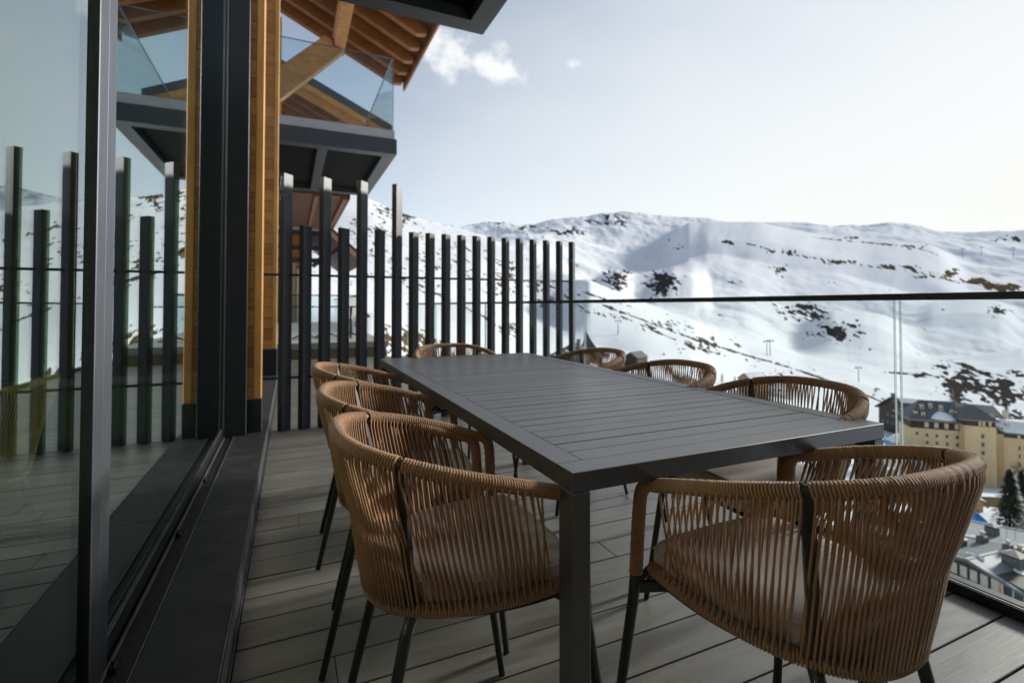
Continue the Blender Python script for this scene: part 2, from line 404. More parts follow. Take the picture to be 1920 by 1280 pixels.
s2 = slab_soffit(-.9, 2.134, 11.08, 15.68, 4.427, 4.766, .27, (.60,), .20)
m = MB(); m.box((-.9, 11.09, 4.767), (2.086, 11.16, 4.958)); m.box((2.01, 11.161, 4.767), (2.086, 15.66, 4.958)); m.box((-.9, 11.16, 4.768), (2.01, 15.66, 4.79)); P('balcony_trim', m, 'trim', s2)
m = MB(); m.box((-.30, 11.12, 4.959), (2.046, 11.14, 6.58)); m.box((2.024, 11.145, 4.959), (2.046, 15.64, 6.58)); P('glass_balustrade', m, 'balcony_glass', s2)
m = MB(); m.box((-.30, 11.118, 6.581), (2.048, 11.142, 6.594)); m.box((2.05, 11.11, 4.959), (2.06, 11.142, 6.594)); m.box((2.022, 11.146, 6.581), (2.048, 15.64, 6.594)); P('glass_edge', m, 'stile', s2)
m = MB(); m.box((-.39, 11.2, 4.79), (-.325, 11.3, 8.4)); m.box((-.33, 11.32, 4.79), (-.29, 11.4, 8.4)); P('door_frame', m, 'dark_metal', s2)
m = MB(); m.box((-.84, 15.45, 4.79), (-.30, 15.75, 9.3)); P('wall_post', m, 'larch_post')
# timber roof over that balcony
sl = .475
def rz_(x, z0=8.49): return z0 + (3.20 - x) * sl
yA, yB = 7.9, 16.98
m = MB(); m.prism([(-3, yA, rz_(-3) + .375), (3.53, yA, rz_(3.53) + .375), (3.53, yA, rz_(3.53) + .44), (-3, yA, rz_(-3) + .44)], (0, yB - yA, 0)); roof = P('timber_roof', m, 'roof_board')
y = 16.78
while y > yA:
    m = MB(); yy = y - .11; z0 = lambda x: rz_(x)
    m.prism([(-3, yy, z0(-3)), (3.11, yy, z0(3.11)), (3.38, yy, z0(3.38) + .165), (3.42, yy, z0(3.42) + .37), (-3, yy, z0(-3) + .37)], (0, .20, 0)); P('rafter', m, 'rafter', roof)
    y -= .833
m = MB(); m.prism([(3.477, yA, rz_(3.477) + .11), (3.54, yA, rz_(3.477) + .11), (3.54, yA, rz_(3.477) + .48), (3.477, yA, rz_(3.477) + .48)], (0, yB - yA + .05, 0)); P('eave_board', m, 'rafter', roof)
m = MB(); m.prism([(-3, yA, rz_(-3) + .445), (3.62, yA, rz_(3.62) + .445), (3.62, yA, rz_(3.62) + .55), (-3, yA, rz_(-3) + .55)], (0, yB - yA + .1, 0)); P('roof_cover', m, 'slate_dark', roof)
m = MB(); m.box((1.10, 8.4, 8.67), (1.41, 15.78, 9.29)); P('purlin', m, 'glulam', roof)
m = MB(); m.prism([(-.366, 15.26, 6.81), (1.318, 15.26, 8.53), (1.318, 15.26, 8.665), (.842, 15.26, 8.93), (-.366, 15.26, 7.76)], (0, .29, 0)); P('strut', m, 'glulam', roof)
m = MB(); m.box((1.07, 15.24, 8.64), (1.21, 15.57, 8.89)); P('beam_plate', m, 'black', roof)
# a lower wooden canopy behind the fence
m = MB(); m.box((-4, 16.07, 4.43), (1.59, 23.2, 4.6)); can = P('timber_canopy', m, 'roof_board')
m = MB(); m.box((1.591, 16.07, 4.37), (1.665, 23.2, 4.72)); P('eave_board', m, 'dark_timber', can)
m = MB(); m.box((1.46, 16.1, 4.335), (1.585, 23.1, 4.425)); P('edge_beam', m, 'rafter', can)
m = MB(); m.box((-3, 23.0, 4.32), (1.44, 23.18, 4.427)); P('end_trim', m, 'trim', can)
for x in (-1.65, -.37, .64):
    m = MB(); m.box((x, 16.1, 4.366), (x + .11, 22.98, 4.427)); P('rafter', m, 'rafter', can)

# sheer curtain inside the near door
m = MB(); vs = []; fs = []; n = 60
for i in range(n + 1):
    y = .35 + .86 * i / n
    x = -.62 + .035 * math.sin(i * .9) + .018 * math.sin(i * 2.3)
    vs += [(x, y, .09), (x + .01 * math.sin(i), y, 4.3)]
for i in range(n): fs.append((2 * i, 2 * i + 2, 2 * i + 3, 2 * i + 1))
m.add(vs, fs, True)
cu = m.build('curtain', 'curtain'); tag(cu, 'grey green sheer curtain hanging behind the near glass door', 'curtain')
sd = cu.modifiers.new('t', 'SOLIDIFY'); sd.thickness = .004

# ------------------------------------------------------------------ dark fence of turned posts
fence = thing('privacy_fence', 'dark screen of turned metal posts, four taller, standing across the terrace', 'fence', (-.06, 4.61, 0))
def post_mb(top):
    b = MB(); b.box((0, 0, .004), (.10, .05, top), .002)
    a = R(45); c, s_ = math.cos(a), math.sin(a)
    b.v = [(x * c - y * s_, x * s_ + y * c, z) for x, y, z in b.v]
    return b
mt = post_mb(2.19).build('post', 'post_metal', fence); ms = None
for i in range(19):
    x = i * .1578
    tall = i in (0, 2, 4, 6)
    if i == 0: o = mt
    elif tall: o = mt.copy(); COL.objects.link(o)
    elif ms is None: ms = post_mb(1.752).build('post', 'post_metal', fence); o = ms
    else: o = ms.copy(); COL.objects.link(o)
    o.parent = fence; o.location = (x, 0, 0)
b = MB(); b.box((-.0012, -.0012, 1.535), (.1012, .0512, 1.562))
a = R(45); b.v = [(x * math.cos(a) - y * math.sin(a) + 18 * .1578, x * math.sin(a) + y * math.cos(a) - .0001, z) for x, y, z in b.v]
b.build('blue_tape', 'blue_tape', fence)
for z in (1.324, .445):
    b = MB(); b.tube([(-.18, .055, z), (18 * .1578 + .03, .055, z)], .0105, 8); b.build('fence_rail', 'dark_metal', fence)

# ------------------------------------------------------------------ glass railing with dark handrail
rail = thing('glass_railing', 'frameless glass railing with flat dark handrail along the valley edge', 'railing', (2.28, 1.2, 0))
m = MB(); m.box((2.25, -2.5, 1.082), (2.30, 10.6, 1.109), .002); P('handrail', m, 'dark_metal', rail)
js = [-1.155, 1.214, 3.58, 5.93, 8.3, 10.55]
for i in range(len(js) - 1):
    m = MB(); m.box((2.270, js[i] + .012, .03), (2.2825, js[i + 1] - .012, 1.0815)); g = P('glass_pane', m, 'rail_glass', rail)
    m = MB(); m.box((2.2698, js[i] + .009, .04), (2.2827, js[i] + .0119, 1.081)); P('glass_edge', m, 'rail_edge', g)
    m = MB(); m.box((2.2698, js[i + 1] - .0119, .04), (2.2827, js[i + 1] - .009, 1.081)); P('glass_edge', m, 'rail_edge', g)
m = MB(); m.box((2.252, -2.5, -.10), (2.262, 10.6, .036), .002); m.box((2.289, -2.5, -.10), (2.325, 10.6, .036), .002); m.box((2.2625, -2.5, -.1), (2.2885, 10.6, .0)); sh = P('base_shoe', m, 'dark_metal', rail)
m = MB(); m.box((2.2625, -2.5, .022), (2.2685, 10.6, .0385)); P('gasket', m, 'alu', sh)
m = MB(); m.box((2.2826, -2.5, .022), (2.2886, 10.6, .0375)); P('gasket', m, 'black', sh)
m = MB(); m.box((2.20, -2.5, -.8), (2.45, 10.7, -.305)); m.box((2.365, -2.5, -.304), (2.45, 10.7, -.05)); P('edge_fascia', m, 'dark_metal', rail)

# ------------------------------------------------------------------ table
TX0, TX1, TY0, TY1, TZ = .495, 1.478, .825, 3.055, .74
table = thing('dining_table', 'long anthracite metal outdoor table with slatted top', 'table', ((TX0 + TX1) / 2, (TY0 + TY1) / 2, 0))
bd = .062
m = MB()
m.box((TX0, TY0, TZ - .040), (TX1, TY0 + bd, TZ), .0012); m.box((TX0, TY1 - bd, TZ - .040), (TX1, TY1, TZ), .0012)
m.box((TX0, TY0 + bd + .0006, TZ - .040), (TX0 + bd, TY1 - bd - .0006, TZ), .0012); m.box((TX1 - bd, TY0 + bd + .0006, TZ - .040), (TX1, TY1 - bd - .0006, TZ), .0012)
P('top_frame', m, 'table', table)
ns = 34; pitch = (TY1 - TY0 - 2 * bd) / ns; m = MB()
for i in range(ns):
    y0 = TY0 + bd + i * pitch
    m.box((TX0 + bd + .0012, y0 + (.0018 if i else .0008), TZ - .022), (TX1 - bd - .0045, y0 + pitch - .0018, TZ - .0004 + rnd.uniform(-.0003, .0003)))
P('slat_top', m, 'table', table)
for x in (TX0, TX1 - .042):
    for y in (TY0, TY1 - .055):
        m = MB(); m.box((x + .0004, y + .0004, .004), (x + .0416, y + .0546, TZ - .0405), .0022); P('leg', m, 'table', table)
m = MB()
m.box((TX0 + .3, TY0 + bd, TZ - .045), (TX0 + .34, TY1 - bd, TZ - .0225)); m.box((TX1 - .34, TY0 + bd, TZ - .045), (TX1 - .30, TY1 - bd, TZ - .0225)); P('under_rail', m, 'table', table)

# ------------------------------------------------------------------ rope chair
def rim_pt(s, top=True):
    if top: W, D, p, zf, zb, q, e, v0 = .283, .452, .727, .656, .791, .75, .814, 0.0
    else: W, D, p, zf, zb, q, e, v0 = .226, .392, .86, .478, .456, 1.7, .92, .006
    c, k = math.cos(s), abs(math.sin(s))
    u = W * math.copysign(abs(c) ** p, c); v = -D * k ** p; t = -v / D
    u *= e + (1 - e) * math.sin(min(max(t * 2.2, 0), PI / 2))
    z = zf + (zb - zf) * max(t, 1e-6) ** q
    return Vector((u, v + v0, z))
def resample(pts, step):
    L = [0.0]
    for i in range(1, len(pts)): L.append(L[-1] + (pts[i] - pts[i - 1]).length)
    n = max(2, int(L[-1] / step)); out = []; j = 0
    for i in range(n + 1):
        d = L[-1] * i / n
        while j < len(L) - 2 and L[j + 1] < d: j += 1
        f = (d - L[j]) / max(1e-9, L[j + 1] - L[j]); out.append(pts[j].lerp(pts[j + 1], min(max(f, 0), 1)))
    return out
def smooth(pts, it):
    for _ in range(it):
        pts = [pts[0]] + [(pts[i - 1] + pts[i] * 2 + pts[i + 1]) / 4 for i in range(1, len(pts) - 1)] + [pts[-1]]
    return pts
rim_core = [rim_pt(PI * i / 400) for i in range(401)]
body = [p for p in rim_core if p.y < -.045]
def front_down(p, sgn):
    x = p.x
    return [Vector((x, -.030, p.z - .003)), Vector((x - .0005 * sgn, -.017, p.z - .009)), Vector((x, -.008, p.z - .020)), Vector((x + .001 * sgn, -.003, p.z - .036)), Vector((x + .002 * sgn, -.001, p.z - .060)), Vector((x + .004 * sgn, .003, .560)), Vector((x + .006 * sgn, .007, .474))]
right = front_down(body[0], 1); left = front_down(body[-1], -1)
full = list(reversed(right)) + body + left
full = smooth(resample(full, .006), 3)
low = smooth(resample([rim_pt(PI * i / 300, False) for i in range(301)], .006), 2)
RR, CR = .0110, .0029       # steel core, cord
def coil(path, rcore, rc, pitch, seg=11, ns=5, jit=0.0, skip=()):
    pts = resample(path, pitch / seg); out = []; N = len(pts)
    u = None; m = MB(); run = []
    tot = len(pts)
    for i in range(N):
        a = pts[max(i - 1, 0)]; b = pts[min(i + 1, N - 1)]; t = (b - a).normalized()
        if u is None: u = t.orthogonal().normalized()
        u = (u - t * u.dot(t)).normalized(); w = t.cross(u)
        ang = 2 * PI * i / seg
        rj = rcore + jit * math.sin(i * .137) * math.sin(i * .011)
        q = pts[i] + (u * math.cos(ang) + w * math.sin(ang)) * rj
        if any((pts[i] - c).length < r_ for c, r_ in skip):
            if len(run) > 3: m.tube(run, rc, ns)
            run = []; continue
        run.append(q)
    if len(run) > 3: m.tube(run, rc, ns)
    return m
UP = (R(47.5), R(132.5)); LOWUP = (R(55), R(125))
upr = [(rim_pt(UP[k]), rim_pt(LOWUP[k], False)) for k in (0, 1)]
def make_chair():
    t = thing('rope_chair', 'x', 'chair')
    rim = MB(); rim.tube(full, RR, 10); rim = rim.build('top_rail', 'leg', t)
    coil(full, RR + CR * .55, CR, .0056, jit=.0004, skip=[(upr[0][0], .0055), (upr[1][0], .0055)]).build('cord_wrap', 'rope', rim)
    lo = MB(); lo.tube(low, .008, 8)
    for sg in (0, -1):
        p = low[sg]; q = (full[0] if sg == 0 else full[-1]); lo.tube([p, Vector((q.x, q.y, q.z - .02))], .008, 8)
    lo.tube([Vector((low[0].x, .0, .462)), Vector((low[-1].x, .0, .462))], .008, 8)
    lo = lo.build('seat_rail', 'leg', t)
    coil(low, .0120, .0028, .0062, seg=9).build('cord_wrap', 'rope', lo)
    # cords between the two rails: pairs that cross half way
    m = MB(); n = 86; rr = random.Random(3)
    for i in range(n):
        s0 = R(7) + (PI - R(14)) * i / (n - 1)
        if min(abs(s0 - UP[0]), abs(s0 - UP[1])) < R(.9): continue
        for side in (1, -1):
            ds = side * R(.52) + rr.uniform(-.0035, .0035)
            a = rim_pt(s0 + ds); b_ = rim_pt(s0 - ds * .6 + rr.uniform(-.004, .004), False)
            c = Vector((0, -.2, a.z)); na = (a - Vector((0, -.15, a.z))); na.z = 0; na.normalize()
            nb = (b_ - Vector((0, -.15, b_.z))); nb.z = 0; nb.normalize()
            o1 = side * .0128; o2 = -side * .0115
            p0 = a + na * o1; p0.z -= .004
            p1 = a + na * o1 * .95; p1.z -= .022
            p3 = b_ + nb * o2; p3.z += .002
            pts = [p0, p1]
            for k in range(1, 6):
                f = k / 6; q = p1.lerp(p3, f); q += na * (.004 * math.sin(PI * f) + rr.uniform(-.0006, .0006)); pts.append(q)
            pts.append(p3)
            m.tube(pts, .0025, 5)
    m.build('cord_weave', 'rope', t)
    for k in (0, 1):
        a, b_ = upr[k]
        u = MB(); u.beam(a + Vector((0, 0, -.004)), b_ + Vector((0, 0, -.01)), .020, .011, up=(b_ - Vector((0, -.15, b_.z))).normalized()); u.build('upright', 'leg', t)
    # legs
    for sg in (1, -1):
        f = full[0] if sg == 1 else full[-1]
        m = MB(); m.tube([f + Vector((0, 0, .01)), Vector((f.x + .004 * sg, f.y + .004, .42)), Vector((f.x + .030 * sg, .070, .004))], [.0125, .0125, .0095], 10)
        m.beam((f.x, f.y, .445), (low[0 if sg == 1 else -1].x - .03 * sg, -.02, .445), .012, .022); m.build('leg', 'leg', t)
        b_ = upr[0 if sg == 1 else 1][1]
        m = MB(); m.tube([b_ + Vector((0, .004, -.004)), b_ + Vector((.002 * sg, -.012, -.05)), Vector((b_.x + .030 * sg, b_.y - .105, .004))], [.0125, .0125, .0095], 10)
        m.beam(b_ + Vector((0, 0, -.012)), b_ + Vector((-.05 * sg, .045, -.012)), .012, .022); m.build('leg', 'leg', t)
    # sling under the cushion, and the cushion itself
    def outline(scale, n=48, zoff=0):
        pts = []
        for i in range(n + 1):
            p = rim_pt(PI * i / n, False); pts.append(Vector((p.x * scale, (p.y + .18) * scale - .18, 0)))
        fr = .028 * scale
        x0 = pts[0].x
        pts = [Vector((x0 * f, fr - .012 * abs(f) ** 4, 0)) for f in (-.98, -.6, -.2, .2, .6, .98)] + pts
        return pts
    m = MB(); o = outline(.97); N = len(o)
    m.add([(p.x, p.y, .449) for p in o] + [(p.x, p.y, .458) for p in o], [tuple(reversed(range(N))), tuple(range(N, 2 * N))] + [(i, (i + 1) % N, N + (i + 1) % N, N + i) for i in range(N)]); m.build('seat_sling', 'leg', t)
    prof = [(.86, .460), (.915, .464), (.938, .475), (.943, .490), (.938, .506), (.915, .519), (.86, .526), (.6, .531), (.25, .533)]
    m = MB(); vs = []; fs = []
    for sc, z in prof: vs += [(p.x, p.y, z) for p in outline(sc)]
    for r_ in range(len(prof) - 1):
        for i in range(N): fs.append((r_ * N + i, r_ * N + (i + 1) % N, (r_ + 1) * N + (i + 1) % N, (r_ + 1) * N + i))
    fs.append(tuple(reversed(range(N)))); fs.append(tuple(range((len(prof) - 1) * N, len(prof) * N)))
    m.add(vs, fs, True); cu = m.build('seat_cushion', 'cushion', t)
    m = MB(); e = outline(.946); m.tube([(p.x, p.y, .513) for p in e], .0022, 5, closed=True); m.build('piping', 'cushion', cu)
    return t
chair = make_chair()
CH = [((.946, .891), .018, 'brown rope tub chair alone at the near end of the table'),
      ((.545, 1.129), -1.557, 'brown rope chair nearest the glass doors at the near table corner'),
      ((.541, 1.615), -1.74, 'brown rope chair second along the glass side, between two others'),
      ((.552, 2.285), -1.66, 'brown rope chair third along the glass side, close to the fence'),
      ((.984, 2.817), 3.20, 'brown rope chair at the far table end, its back towards the fence'),
      ((1.235, 1.177), 1.50, 'brown rope chair on the railing side at the near table corner'),
      ((1.253, 1.783), 1.52, 'brown rope chair in the middle of the railing side'),
      ((1.312, 2.484), 1.54, 'brown rope chair on the railing side nearest the fence')]
CH.append(((-1.26, 2.34), PI / 2, 'rope chair standing indoors behind the near glass door'))
for i, (xy, th, lab) in enumerate(CH):
    c = chair if i == 0 else copy_tree(chair)
    c.location = (xy[0], xy[1], 0); c.rotation_euler = (0, 0, th); c['label'] = lab; c['group'] = 'rope chairs round the table'

# ------------------------------------------------------------------ mountains and valley: one sheet out to nine kilometres
COLS = {
 560: [(6, 1700), (14, 1010), (30, 720), (60, 640), (120, 592), (300, 520), (700, 415), (1000, 345), (1500, 352), (4500, 372), (9000, 430)],
 690: [(6, 1700), (14, 1010), (26, 700), (45, 604), (60, 581), (80, 592), (160, 588), (300, 548), (700, 425), (980, 366), (1500, 385), (4500, 396), (9000, 450)],
 735: [(6, 1700), (14, 1050), (26, 730), (45, 620), (58, 592), (80, 610), (160, 600), (300, 556), (700, 438), (980, 387), (1500, 405), (4500, 404), (9000, 460)],
 790: [(6, 1700), (14, 1080), (26, 760), (45, 648), (57, 612), (80, 640), (160, 616), (300, 566), (700, 452), (980, 405), (1500, 424), (4500, 412), (9000, 470)],
 860: [(6, 1700), (14, 1120), (26, 820), (45, 690), (56, 645), (80, 690), (160, 640), (300, 585), (700, 468), (960, 423), (1500, 446), (3000, 436), (4500, 420), (9000, 480)],
 905: [(6, 1700), (14, 1160), (30, 850), (55, 690), (90, 720), (160, 660), (300, 595), (700, 478), (940, 434), (1500, 460), (3000, 440), (4500, 413), (9000, 480)],
 1000: [(6, 1700), (14, 1200), (30, 930), (60, 810), (110, 740), (200, 680), (350, 628), (600, 545), (820, 470), (1100, 488), (2000, 452), (3000, 438), (4500, 422), (9000, 480)],
 1075: [(6, 1700), (14, 1300), (30, 1010), (60, 860), (110, 770), (200, 700), (330, 648), (500, 590), (690, 510), (950, 535), (1700, 508), (2400, 470), (3300, 430), (4500, 405), (9000, 480)],
 1140: [(6, 1700), (14, 1320), (30, 1050), (60, 905), (110, 800), (200, 716), (330, 668), (480, 605), (640, 540), (900, 566), (1400, 560), (1800, 508), (2100, 512), (3100, 440), (4400, 397), (9000, 480)],
 1200: [(6, 1700), (14, 1350), (30, 1080), (60, 950), (110, 840), (200, 750), (310, 684), (450, 620), (610, 563), (850, 582), (1350, 566), (1850, 512), (2150, 514), (3100, 446), (4400, 397), (9000, 480)],
 1240: [(6, 1700), (14, 1360), (30, 1090), (60, 965), (110, 860), (200, 765), (310, 690), (450, 632), (610, 580), (850, 592), (1350, 570), (1850, 506), (2150, 508), (3000, 452), (4400, 399), (9000, 480)],
 1300: [(6, 1700), (14, 1380), (30, 1120), (60, 990), (110, 890), (200, 788), (330, 700), (480, 640), (650, 600), (900, 604), (1400, 566), (1900, 512), (2300, 505), (3100, 448), (4400, 397), (9000, 480)],
 1400: [(6, 1700), (14, 1400), (30, 1170), (60, 1040), (110, 940), (200, 835), (330, 742), (500, 682), (700, 640), (950, 616), (1400, 572), (2000, 520), (2600, 470), (3300, 440), (4500, 408), (9000, 480)],
 1500: [(6, 1750), (14, 1430), (30, 1210), (60, 1085), (110, 975), (200, 868), (330, 770), (520, 700), (800, 668), (1150, 650), (1600, 590), (2200, 530), (2900, 480), (3500, 447), (4600, 418), (9000, 480)],
 1600: [(6, 1750), (14, 1460), (30, 1250), (60, 1130), (110, 990), (200, 884), (330, 790), (520, 716), (820, 676), (1150, 652), (1600, 596), (2200, 540), (3000, 496), (3600, 452), (4700, 419), (9000, 480)],
 1700: [(6, 1750), (14, 1500), (30, 1300), (60, 1200), (100, 1020), (160, 925), (208, 893), (300, 815), (420, 762), (600, 716), (850, 680), (1150, 652), (1600, 598), (2200, 545), (3000, 500), (3700, 455), (4700, 417), (9000, 480)],
 1800: [(6, 1750), (14, 1520), (30, 1340), (60, 1240), (100, 1035), (130, 962), (165, 926), (208, 903), (300, 832), (400, 778), (600, 722), (850, 684), (1150, 655), (1600, 604), (2200, 552), (3000, 506), (3700, 470), (4700, 427), (9000, 480)],
 1920: [(6, 1750), (14, 1540), (30, 1380), (60, 1270), (100, 1030), (130, 955), (165, 930), (208, 912), (300, 836), (400, 782), (600, 722), (850, 682), (1150, 648), (1600, 606), (2200, 556), (3000, 512), (3700, 476), (4700, 431), (9000, 480)],
 2250: [(6, 1750), (14, 1560), (30, 1400), (60, 1270), (100, 1030), (165, 935), (208, 915), (300, 840), (400, 785), (600, 722), (850, 676), (1150, 640), (1600, 600), (2200, 556), (3000, 512), (3700, 478), (4700, 436), (9000, 480)],
}
CP = sorted(COLS); LD = np.linspace(math.log(6), math.log(9000), 420)
TAB = np.array([np.interp(LD, [math.log(d) for d, _ in COLS[p]], [y for _, y in COLS[p]]) for p in CP])
k_ = np.exp(-np.linspace(-2, 2, 13) ** 2); k_ /= k_.sum()
TAB = np.array([np.convolve(np.pad(r, 6, mode='edge'), k_, mode='valid') for r in TAB])
PXG = np.linspace(560, 2250, 400)
TAB2 = np.array([np.interp(PXG, CP, TAB[:, j]) for j in range(TAB.shape[1])]).T
k2 = np.exp(-np.linspace(-2, 2, 15) ** 2); k2 /= k2.sum()
TAB2 = np.apply_along_axis(lambda c: np.convolve(np.pad(c, 7, mode='edge'), k2, mode='valid'), 0, TAB2)

def hash2(ix, iy, seed):
    h = (ix.astype(np.int64) * 374761393 + iy.astype(np.int64) * 668265263 + seed * 1442695041) & 0xffffffff
    h = ((h ^ (h >> 13)) * 1274126177) & 0xffffffff
    return ((h ^ (h >> 16)) & 0xffff) / 65535.0
def vnoise(x, y, seed):
    ix, iy = np.floor(x), np.floor(y); fx, fy = x - ix, y - iy
    fx = fx * fx * fx * (fx * (fx * 6 - 15) + 10); fy = fy * fy * fy * (fy * (fy * 6 - 15) + 10)
    a = hash2(ix, iy, seed); b = hash2(ix + 1, iy, seed); c = hash2(ix, iy + 1, seed); d = hash2(ix + 1, iy + 1, seed)
    return (a * (1 - fx) + b * fx) * (1 - fy) + (c * (1 - fx) + d * fx) * fy
def mipnoise(X, Y, lam, seed, octs=4, gain=.55, sx=1.0, sy=1.0, rot=0.0):
    c, s_ = math.cos(rot), math.sin(rot); U = (X * c + Y * s_) * sx; V = (-X * s_ + Y * c) * sy
    l2 = np.log2(lam); lo = np.floor(l2); f = l2 - lo; tot = np.zeros_like(X); wt = 0
    for o in range(octs):
        g = gain ** o
        a = 2.0 ** (lo - o); b = 2.0 ** (lo + 1 - o)
        tot += g * (vnoise(U / a, V / a, seed + 17 * o) * (1 - f) + vnoise(U / b, V / b, seed + 17 * o) * f); wt += g
    return tot / wt

def terrain_xy(az, LR):
    """az (n,), LR log range (m,) -> height grid without noise"""
    pass
yawd = math.degrees(YAW)
azs = np.concatenate([np.arange(-180, -24, 3.0), np.arange(-24, 72, .085), np.arange(72, 180, 3.0)])
NR = 620
lr = np.concatenate([np.linspace(math.log(7), math.log(200), 130, endpoint=False), np.linspace(math.log(200), math.log(6000), 470, endpoint=False), np.linspace(math.log(6000), math.log(8800), 20)])
rel = np.radians(azs - yawd)
pxa = np.where(np.abs(azs - yawd) < 75, 960 + 929 * np.tan(np.clip(rel, -1.3, 1.3)), np.where(azs < yawd, 560, 2250))
pxa = np.clip(pxa, 560, 2250)
ratio = (pxa - 960) / 929; sec = np.sqrt(1 + ratio ** 2)
Z = np.zeros((len(azs), NR)); RRg = np.exp(lr)
for i in range(len(azs)):
    ld = lr - math.log(sec[i])
    gi = np.interp(pxa[i], PXG, np.arange(len(PXG))); g0 = int(min(gi, len(PXG) - 2)); gf = gi - g0
    row = TAB2[g0] * (1 - gf) + TAB2[g0 + 1] * gf
    yy = np.interp(ld, LD, row)
    Z[i] = H_ + np.exp(ld) * (573 - yy) / 929
A = np.radians(azs)[:, None]; RG = RRg[None, :]
GXX = np.sin(A) * RG; GYY = np.cos(A) * RG
PXV = np.repeat(pxa[:, None], NR, 1); DV = RG / sec[:, None]
# relief: every wavelength that reads at that distance
rel_amp = np.clip((RG - 20) / 200, 0, 1)
for j, lam in enumerate([1200, 600, 300, 150, 75, 38, 19, 9]):
    wgt = np.clip((RG / lam - 2.0) / 3, 0, 1) * np.clip(1.6 - (RG / lam) / 110, 0, 1)
    n = vnoise(GXX / lam + 13 * j, GYY / lam - 7 * j, 40 + j) - .5
    rdg = .5 - np.abs(n) * 2
    amp = np.where(RG > 1400, .095, np.where(RG > 450, .034, .018))
    Z += rel_amp * wgt * amp * lam * (n * .9 + (rdg - .25) * .35 * (RG > 900))
# outcrop and gully relief in bearing / elevation units, stronger on the high ground
EA = (A + 0 * Z) * 1000; EE = np.arctan2(Z - H_, RG) * 1000
def ang(lam, seed, octs, gain, sx, sy, rot): return mipnoise(EA, EE, np.full_like(Z, lam), seed, octs, gain, sx, sy, rot)
rl = ang(70, 301, 5, .52, .6, 1.25, -.5); rl2 = ang(26, 411, 4, .55, .7, 1.1, .35)
rdg = 1 - np.abs(rl - .5) * 4
kz = np.clip((RG - 550) / 900, 0, 1)
Z += RG * kz * ((rl - .5) * .0105 + (rdg - .5) * .0022 + (rl2 - .5) * .0034)
# crests that stand in front of what lies behind them: bearing given by picture column, height by picture row
RIDGE = [(620, [(1050, 500), (1100, 521), (1150, 542), (1200, 561), (1250, 583), (1300, 598), (1350, 614)], .16, .30, 60),
 (1800, [(1096, 548), (1118, 522), (1140, 508), (1160, 504), (1178, 512), (1190, 530), (1204, 556)], .42, .5, 30),
 (1950, [(1196, 556), (1212, 528), (1230, 508), (1262, 499), (1300, 501), (1325, 515), (1345, 545), (1360, 566)], .40, .4, 30),
 (2900, [(1200, 512), (1250, 490), (1290, 470), (1325, 462), (1370, 462), (1450, 468), (1540, 480), (1640, 497), (1720, 506), (1790, 521), (1860, 533), (1960, 548)], .34, .22, 60),
 (3600, [(1235, 446), (1270, 430), (1330, 427), (1400, 432), (1480, 440), (1560, 451), (1680, 456), (1750, 467), (1820, 486)], .22, .25, 60),
 (1350, [(1450, 620), (1500, 592), (1560, 578), (1620, 580), (1700, 594), (1760, 606)], .22, .3, 120),
 (1900, [(1690, 575), (1760, 562), (1840, 560), (1930, 566)], .26, .25, 60),
 (980, [(1660, 690), (1720, 676), (1800, 668), (1880, 654), (1960, 640)], .20, .25, 50)]
DV0 = DV.copy()
for (dc, pts, sf, sb, fade) in RIDGE:
    xs = np.array([p[0] for p in pts], float); fx = np.arange(xs[0], xs[-1] + 1, 1.0)
    fy = np.interp(fx, xs, [p[1] for p in pts]); kw = np.exp(-np.linspace(-2, 2, 25) ** 2); kw /= kw.sum(); fy = np.convolve(np.pad(fy, 12, mode='edge'), kw, mode='valid')
    px1 = pxa; ph = dc * .013
    yc = np.interp(px1, fx, fy) + 1.2 * np.sin(px1 * .037 + ph) + .35 * np.sin(px1 * .083 + 2 * ph)
    w_ = np.clip(np.minimum(px1 - xs[0], xs[-1] - px1) / fade, 0, 1); w_ = (w_ * w_ * (3 - 2 * w_))[:, None]
    zc = (H_ + dc * (573 - yc) / 929)[:, None]
    dcv = dc * (1 + .006 * np.sin(px1 * .023 + ph))[:, None]
    dd = DV - dcv; rr0 = dc * .03
    ad = np.sqrt(dd * dd + rr0 * rr0) - rr0
    gul = 1 + (ang(90, int(dc) + 9, 4, .5, .7, .9, .6) - .5) * .6
    prof = zc - dc * .003 - np.where(dd < 0, sf * .42 * gul, sb) * ad
    kk = dc * .004
    new = kk * np.logaddexp(Z / kk, prof / kk)
    fd = np.clip((.42 - np.abs(dd) / dc) / .2, 0, 1)
    Z = Z + (np.maximum(new, Z) - Z) * w_ * fd
PYV = 573 - (Z - H_) * 929 / DV
